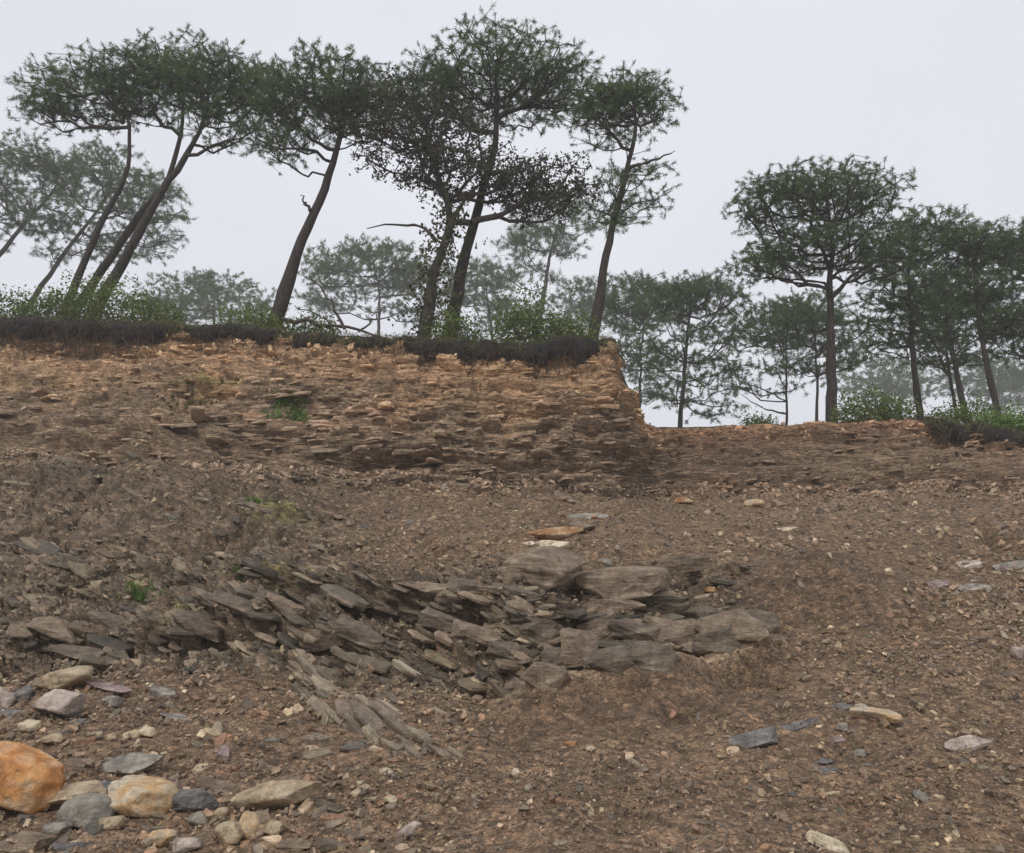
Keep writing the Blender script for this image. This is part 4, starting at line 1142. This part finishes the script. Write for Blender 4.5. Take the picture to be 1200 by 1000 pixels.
make_tree('pale leaning pine cut by the photo edge behind the leaning trio', [(-2, 300), (35, 255), (70, 213)], 46, 12, [(25, 195, 60, 34, 22), (-20, 235, 50, 38, 10), (50, 245, 45, 26, 8)], group=GB)
make_tree('pale leaning pine with spreading crown behind the leaning trio', [(50, 335), (80, 290), (110, 252), (130, 215)], 50, 12, [(125, 205, 65, 34, 22), (175, 245, 46, 44, 14), (90, 275, 55, 30, 8), (165, 295, 40, 20, 3)], group=GB)
make_tree('pale thin pine seen between the widest pine and the corner pine', [(636, 350), (646, 290), (656, 250)], 88, 10, [(648, 255, 60, 30, 12), (620, 290, 55, 36, 8)], group=GB, tips=16)
make_tree('misty round headed pine behind the dead branch', [(443, 410), (445, 350), (440, 320)], 100, 8, [(430, 312, 72, 34, 30), (490, 335, 45, 40, 14), (400, 345, 45, 25, 8)], group=GB, tuftpx=5.6)
make_tree('misty pine behind the foot of the widest pine', [(578, 410), (574, 370), (570, 345)], 104, 8, [(568, 335, 48, 40, 18), (600, 365, 40, 25, 8)], group=GB, tuftpx=5.6)
make_tree('faint pale tree furthest off in the mist, low and wide', [(252, 400), (250, 370), (250, 355)], 180, 8, [(252, 350, 82, 26, 34), (200, 360, 40, 16, 8)], group=GB, tuftpx=5.0)
make_tree('misty pine behind the foot of the corner pine', [(680, 420), (682, 380), (684, 360)], 108, 7, [(686, 355, 40, 34, 16)], group=GB, tuftpx=5.6)
make_tree('thin misty pine against the cliff corner', [(750, 495), (750, 430), (755, 370)], 50, 7, [(742, 352, 46, 34, 22), (740, 400, 45, 36, 10), (765, 440, 35, 25, 5)], group=GR, tuftpx=5.6)
make_tree('dark stemmed pine standing in the dip beside the bluff', [(796, 512), (802, 435), (808, 370)], 38, 10, [(815, 348, 58, 30, 26), (800, 390, 66, 34, 14), (815, 440, 60, 40, 12)], group=GR, tuftpx=5.6)
make_tree('thin pine with bare drooping lower branches beside the umbrella crowned pine', [(922, 508), (922, 445), (921, 400)], 42, 6, [(905, 380, 55, 30, 20), (900, 425, 60, 34, 9)], group=GR, tuftpx=5.6, dead=[([(921, 470), (890, 455), (862, 445)], 2.5), ([(921, 485), (895, 478), (868, 462)], 2.5)])
make_tree('thin dark pine close against the umbrella crowned pine', [(957, 505), (957, 435), (955, 385)], 38, 7, [(945, 368, 48, 28, 18), (990, 395, 42, 34, 10), (950, 415, 50, 25, 6)], group=GR, tuftpx=5.6)
make_tree('umbrella crowned pine, tallest on the lower rim', [(975, 496), (974, 400), (973, 325), (978, 285)], 23, 17, [(955, 232, 97, 33, 58), (960, 285, 75, 26, 24), (895, 310, 36, 18, 8), (1030, 300, 44, 20, 10)], group=GR, tuftpx=5.6, dead=[([(975, 348), (1000, 322), (1025, 309), (1055, 306)], 6), ([(973, 338), (955, 330), (920, 328), (895, 329)], 4)], clr=0.5)
make_tree('straight pine between the umbrella crowned pine and the leaning stems', [(1078, 498), (1069, 400), (1066, 315)], 25.5, 12, [(1075, 280, 62, 32, 30), (1060, 330, 55, 28, 12), (1050, 375, 45, 30, 10)], group=GR, tuftpx=5.6)
make_tree('pine with the thicker stem of the crossing pair on the rim', [(1133, 496), (1118, 425), (1106, 360)], 31, 14, [(1100, 345, 50, 36, 18), (1130, 385, 55, 38, 14)], group=GR, tuftpx=5.6, dead=[([(1113, 440), (1090, 425), (1072, 412)], 3)])
make_tree('pine with the thinner stem of the crossing pair on the rim', [(1122, 496), (1110, 420), (1104, 370)], 33, 9, [(1090, 390, 46, 34, 14), (1125, 340, 40, 30, 10)], group=GR, tuftpx=5.6)
make_tree('bent pine leaning away from the crossing pair', [(1173, 498), (1152, 405), (1138, 310)], 24.5, 12, [(1160, 288, 50, 24, 22), (1185, 365, 48, 34, 16), (1150, 330, 40, 26, 8)], group=GR, tuftpx=5.6)
make_tree('pine crown reaching in past the photo edge beside the bent pine', [(1245, 505), (1235, 400), (1228, 330)], 26, 12, [(1205, 300, 50, 32, 20), (1205, 385, 45, 36, 14)], group=GR, tuftpx=5.6)
make_tree('faint misty tree low behind the umbrella crowned pine', [(1035, 500), (1035, 465), (1038, 450)], 135, 8, [(1035, 445, 60, 32, 24)], group=GB, tuftpx=5.0)
make_tree('faint misty tree low behind the bent pine', [(1165, 500), (1165, 470), (1165, 455)], 130, 8, [(1160, 440, 62, 36, 26), (1200, 455, 50, 30, 14)], group=GB, tuftpx=5.0)
# ivy on the broadleaf trunk
iv = dtr[2:13]
iv = np.repeat(iv, 26, 0) + rng.normal(size=(len(iv) * 26, 3)) * np.array([0.30, 0.25, 0.2])
V, F = leaves(iv - dbase, 5, 0.10, 0.12)
link('ivy', mk_mesh('ivy', V, F), M['ivy'], bpy.data.objects[dl.name])

# ------------------------------------------------------------------ topsoil mat hanging over the rim, with roots
def topsoil(label, x0, x1, thick, over):
    js = [c for c in range(nc) if x0 <= cols_px[c] <= x1]
    ik = int(np.searchsorted(tt, 12.0))
    L = P2[ik, js]; Lp = P2[min(ik + 7, nr - 1), js]
    Lj = P2[int(np.searchsorted(tt, 11.75)), js]
    n = len(js)
    env = np.minimum(1, np.minimum(np.arange(n), np.arange(n)[::-1]) / 12.0)
    xs = cols_px[js]
    nn = fbm(L[:, 0] * 2.2, L[:, 1] * 0, L[:, 2] * 0, 4, 91); n2 = fbm(L[:, 0] * 7, L[:, 1] * 0, L[:, 2] * 0, 3, 92)
    outw = np.array([0, -1.0, 0])
    ov = (over * (0.6 + 0.7 * nn) + 0.05 * n2) * env
    th = thick * (0.75 + 0.5 * nn + 0.35 * n2) * env + 0.03
    rows = [Lp + np.array([0, 0, 0.03]), L + np.array([0, 0, 1.0]) * 0.06 + outw * (ov * 0.4)[:, None],
            L + outw * ov[:, None] + np.array([0, 0, -1.0]) * (th * 0.25)[:, None],
            L + outw * (ov * 1.05)[:, None] + np.array([0, 0, -1.0]) * (th * 0.65)[:, None],
            L + outw * (ov * 0.85)[:, None] + np.array([0, 0, -1.0]) * th[:, None],
            Lj + np.array([0, 0.25, 0.0]) + np.array([0, 0, -1.0]) * (th * 0.3)[:, None]]
    # refine down the strip and roughen it
    G = []
    for a in range(len(rows) - 1):
        for u in np.linspace(0, 1, 5)[:-1]:
            G.append(rows[a] * (1 - u) + rows[a + 1] * u)
    G.append(rows[-1]); G = np.array(G)
    G += 0.09 * np.stack([fbm(G[..., 0] * 5, G[..., 1] * 5, G[..., 2] * 8, 4, s_, 0.65) for s_ in (93, 94, 95)], -1)
    m_ = len(G)
    ix = np.arange(m_ * n).reshape(m_, n)
    Q = np.stack([ix[:-1, :-1], ix[1:, :-1], ix[1:, 1:], ix[:-1, 1:]], -1).reshape(-1, 4)
    c = np.ones((m_ * n, 3)) * np.array([0.026, 0.018, 0.013])
    c *= (1 + 0.5 * fbm(G[..., 0] * 3, G[..., 1] * 3, G[..., 2] * 3, 3, 96)).reshape(-1, 1)
    o = link('topsoil', mk_mesh('topsoil', G.reshape(-1, 3), Q, np.clip(c, .02, .3), True), M['soil'])
    tag(o, label, kind='structure')
    # root strands
    nrt = int(1.3 * (x1 - x0)); P0 = []; P1 = []; r0 = []; r1 = []
    for _ in range(nrt):
        a = random.randrange(n)
        p = rows[3][a].copy() + np.array([random.gauss(0, .05), random.uniform(-.03, .05), random.uniform(0, .1)])
        ln = 0.08 + random.random() ** 2 * 0.75 * (0.4 + env[a]) * thick / 0.35; dx = random.gauss(0, 0.4)
        r = random.uniform(0.004, 0.012)
        for q_ in range(4):
            p2 = p + np.array([dx * ln / 4 + random.gauss(0, .02), random.gauss(0.015, .03), -ln / 4])
            P0.append(p); P1.append(p2); r0.append(r * (1 - q_ / 5)); r1.append(r * (1 - (q_ + 1) / 5)); p = p2
    V, F = tube_segments(np.array(P0), np.array(P1), np.array(r0), np.array(r1), 4)
    f = link('root_fringe', mk_mesh('root_fringe', V, F, None, True), M['root'], o); f['kind'] = 'stuff'
topsoil('dark rooty topsoil mat overhanging the bluff under the leaning trees', -160, 222, 0.50, 0.50)
topsoil('thin dark topsoil along the bluff below the dead branch', 205, 476, 0.36, 0.42)
topsoil('thick dark topsoil with hanging roots at the bluff corner', 458, 727, 0.46, 0.38)
topsoil('dark topsoil overhang on the lower rim', 1072, 1330, 0.50, 0.45)

# ------------------------------------------------------------------ bushes, grass, weeds
def bush(label, px, w, top, dy, mat='bush', n=110, size=0.075, name='bush', lv=30):
    j = col_of(px); ik = int(np.searchsorted(tt, 12.0))
    Yb = P2[ik, j, 1] + dy
    c = unproj(px, 400, Yb); zg = ground_z(c[0], Yb)
    zt = unproj(px, top, Yb)[2]
    H = max(zt - zg, 0.25); rx = w * Yb / FPX / 2
    base = np.array([c[0], Yb, zg - 0.03])
    root = tag(empty(name, base), label, 'bush')
    cl = ellip(n, np.array([0, 0, H * 0.45]), rx, rx * 0.7, H * 0.55, -0.9, 0.5)
    cl[:, 2] *= (1 + 0.22 * rng.normal(size=n))
    cl[:, 2] = np.clip(cl[:, 2], 0.02, None)
    V, F = leaves(cl, lv, 0.11, size)
    link('foliage', mk_mesh('foliage', V, F), M[mat], root)
    st = rng.integers(0, n, 16)
    P0 = np.stack([rng.normal(size=16) * rx * 0.25, rng.normal(size=16) * 0.1, np.zeros(16)], -1)
    mid = (P0 + cl[st]) / 2 + np.array([0, 0, 0.06])
    V, F = tube_segments(np.concatenate([P0, mid]), np.concatenate([mid, cl[st]]), np.concatenate([np.full(16, .016), np.full(16, .011)]), np.concatenate([np.full(16, .011), np.full(16, .004)]), 4)
    link('stems', mk_mesh('stems', V, F, None, True), M['deadwood'], root)
bush('bushy green shrub on the bluff at the photo edge', 25, 110, 345, 0.6)
bush('tallest green shrub at the feet of the leaning trio', 110, 130, 328, 0.6, n=150)
bush('low green shrub trailing off beside the leaning trio', 178, 70, 352, 0.5, n=60)
bush('low green shrub at the foot of the stout single pine', 292, 86, 364, 0.6, n=80)
bush('low tangled shrub between the stout pine and the dead branch', 365, 80, 372, 0.6, n=60)
bush('small green shrub at the foot of the broadleaf tree', 535, 70, 370, 0.5, n=70)
bush('dense green shrub on the bluff before the pale thin pine', 618, 95, 350, 0.6, n=130)
bush('green shrub at the foot of the corner pine', 668, 60, 372, 0.5, n=70)
bush('dense dark green shrub beside the umbrella crowned pine', 1020, 105, 466, 0.6, n=130)
bush('light green shrub on the lower rim between the straight pine and the bent pine', 1120, 80, 474, 0.7, n=100)
bush('yellow green shrub on the lower rim at the foot of the bent pine', 1175, 80, 484, 0.5, mat='weed', n=90)
bush('small shrub on the rim beside the thin pine with bare branches', 885, 40, 488, 0.9, n=30)

NGr = 9000
gx = np.concatenate([rng.uniform(-60, 725, 6500), rng.uniform(985, 1250, 2500)])
gj = np.clip(np.searchsorted(cols_px, gx), 0, nc - 1)
gi = np.searchsorted(tt, rng.uniform(11.98, 13.3, NGr)); gi = np.clip(gi, 0, nr - 1)
gp = P2[gi, gj] + rng.normal(size=(NGr, 3)) * np.array([0.03, 0.05, 0.0])
gd = norm(rng.normal(size=(NGr, 3)) * np.array([0.5, 0.5, 0.2]) + np.array([0, -0.25, 0.9]))
gl = rng.uniform(0.08, 0.26, NGr)
sd_ = norm(np.cross(gd, rng.normal(size=(NGr, 3)))) * 0.008
V = np.stack([gp - sd_, gp + sd_, gp + gd * gl[:, None] + np.array([0, -0.02, -0.02])], 1).reshape(-1, 3)
# dead grass and needle litter hanging over the edge
NH = 7000
hx = np.concatenate([rng.uniform(-60, 727, 5200), rng.uniform(1075, 1250, 1800)])
hj = np.clip(np.searchsorted(cols_px, hx), 0, nc - 1)
hp = P2[int(np.searchsorted(tt, 12.0)), hj] + np.stack([rng.normal(size=NH) * 0.04, -rng.uniform(-0.05, 0.30, NH), rng.uniform(-0.12, 0.12, NH)], -1)
hd = norm(rng.normal(size=(NH, 3)) * np.array([0.8, 0.3, 0.45]) + np.array([0, -0.35, -0.8]))
hl = 0.05 + 0.38 * rng.uniform(size=NH) ** 2.2
hs = norm(np.cross(hd, rng.normal(size=(NH, 3)))) * 0.007
V = np.concatenate([V, np.stack([hp - hs, hp + hs, hp + hd * hl[:, None]], 1).reshape(-1, 3)])
g = link('rim_grass', mk_mesh('rim_grass', V, np.arange(len(V)).reshape(-1, 3)), M['grass'])
tag(g, 'thin grass along the rim of the cut', 'grass', kind='stuff')

def weed(label, px, py, w, h, n=40, mat='weed'):
    n = int(n * 2.4)
    hh = hit_px(px, py)
    loc, nrm, dist = hh
    s = dist / FPX
    root = tag(empty('weed', loc), label, 'plant')
    c = rng.normal(size=(n, 3)) * np.array([w * s * 0.27, w * s * 0.2, 0]) + np.array([0, 0, 0])
    ctr = np.array(loc)
    for q_ in range(n):
        c[q_, 2] = ground_z(ctr[0] + c[q_, 0], ctr[1] + c[q_, 1]) - ctr[2]
        c[q_, 2] = np.clip(c[q_, 2], -0.3, 0.3)
    V, F = burst(c, np.tile([0, -0.2, 1.0], (n, 1)), 10, np.full(n, h * s) * rng.uniform(0.5, 1.1, n), np.full(n, 0.013 * dist / 12), 0.8)
    link('leaves', mk_mesh('leaves', V, F), M[mat], root)
weed('bright green weed tuft high on the cliff face', 340, 474, 44, 13)
weed('straggling green weeds along a ledge high on the cliff', 235, 462, 78, 9, 40, 'grass')
weed('bright green weed tuft beside the dark recess at the cliff foot', 300, 592, 40, 10)
weed('bright green weed tuft on the dark ledge', 166, 706, 44, 14)
weed('dark green weed tuft on the ledge below the talus', 282, 680, 24, 12, 25, 'bush')
weed('yellow green moss tuft on the slabs of the ledge', 212, 724, 34, 6, 25)

# ------------------------------------------------------------------ dead branch lying on the rim
hb = ground_z(*(unproj(415, 398, 19.8)[:2]))
db = tag(empty('dead_branch', (unproj(415, 398, 19.7)[0], 19.7, hb)), 'bare dead branch lying on the bluff rim beside the stout single pine', 'branch')
bb = np.array(db.location)
for path, r in (([(330, 374), (385, 382), (430, 391), (468, 401)], 6), ([(404, 386), (392, 362), (376, 335), (362, 322)], 4), ([(420, 389), (440, 372), (452, 358)], 3), ([(400, 384), (370, 368), (345, 358)], 3)):
    pp = resample([unproj(x, y, 19.6) for x, y in path], 10)
    pp[1:-1] += rng.normal(size=(8, 3)) * 0.03
    V, F = tube_path(pp - bb, np.linspace(r * 0.0098, r * 0.003, 10), 6)
    link('limb', mk_mesh('limb', V, F, None, True), M['deadwood'], db)

# ------------------------------------------------------------------ haze: misty air round the whole place
allc = P2.reshape(-1, 3)
lo = allc.min(0) - 1.5; hi = allc.max(0) + 1.5
lo[2] = allc[:, 2].min() - 1.0; hi[2] = 26.0
lo[0] = min(lo[0], -60); hi[0] = max(hi[0], 60); lo[1] = min(lo[1], -14)
Vb = np.array([[x, y, z] for x in (lo[0], hi[0]) for y in (lo[1], hi[1]) for z in (lo[2], hi[2])])
Fb = np.array([[0, 1, 3, 2], [4, 6, 7, 5], [0, 4, 5, 1], [2, 3, 7, 6], [0, 2, 6, 4], [1, 5, 7, 3]])
hm = bpy.data.materials.new('misty_air'); hm.use_nodes = True
t = hm.node_tree; t.nodes.clear()
oo = t.nodes.new('ShaderNodeOutputMaterial'); pv = t.nodes.new('ShaderNodeVolumePrincipled')
pv.inputs['Color'].default_value = (1.0, 0.99, 0.97, 1)
pv.inputs['Density'].default_value = 0.0018
pv.inputs['Anisotropy'].default_value = 0.2
t.links.new(pv.outputs[0], oo.inputs['Volume'])
hz = link('haze', mk_mesh('haze', Vb, Fb), hm)
tag(hz, 'thin pale mist hanging in the air', kind='stuff')
S.cycles.volume_bounces = 2
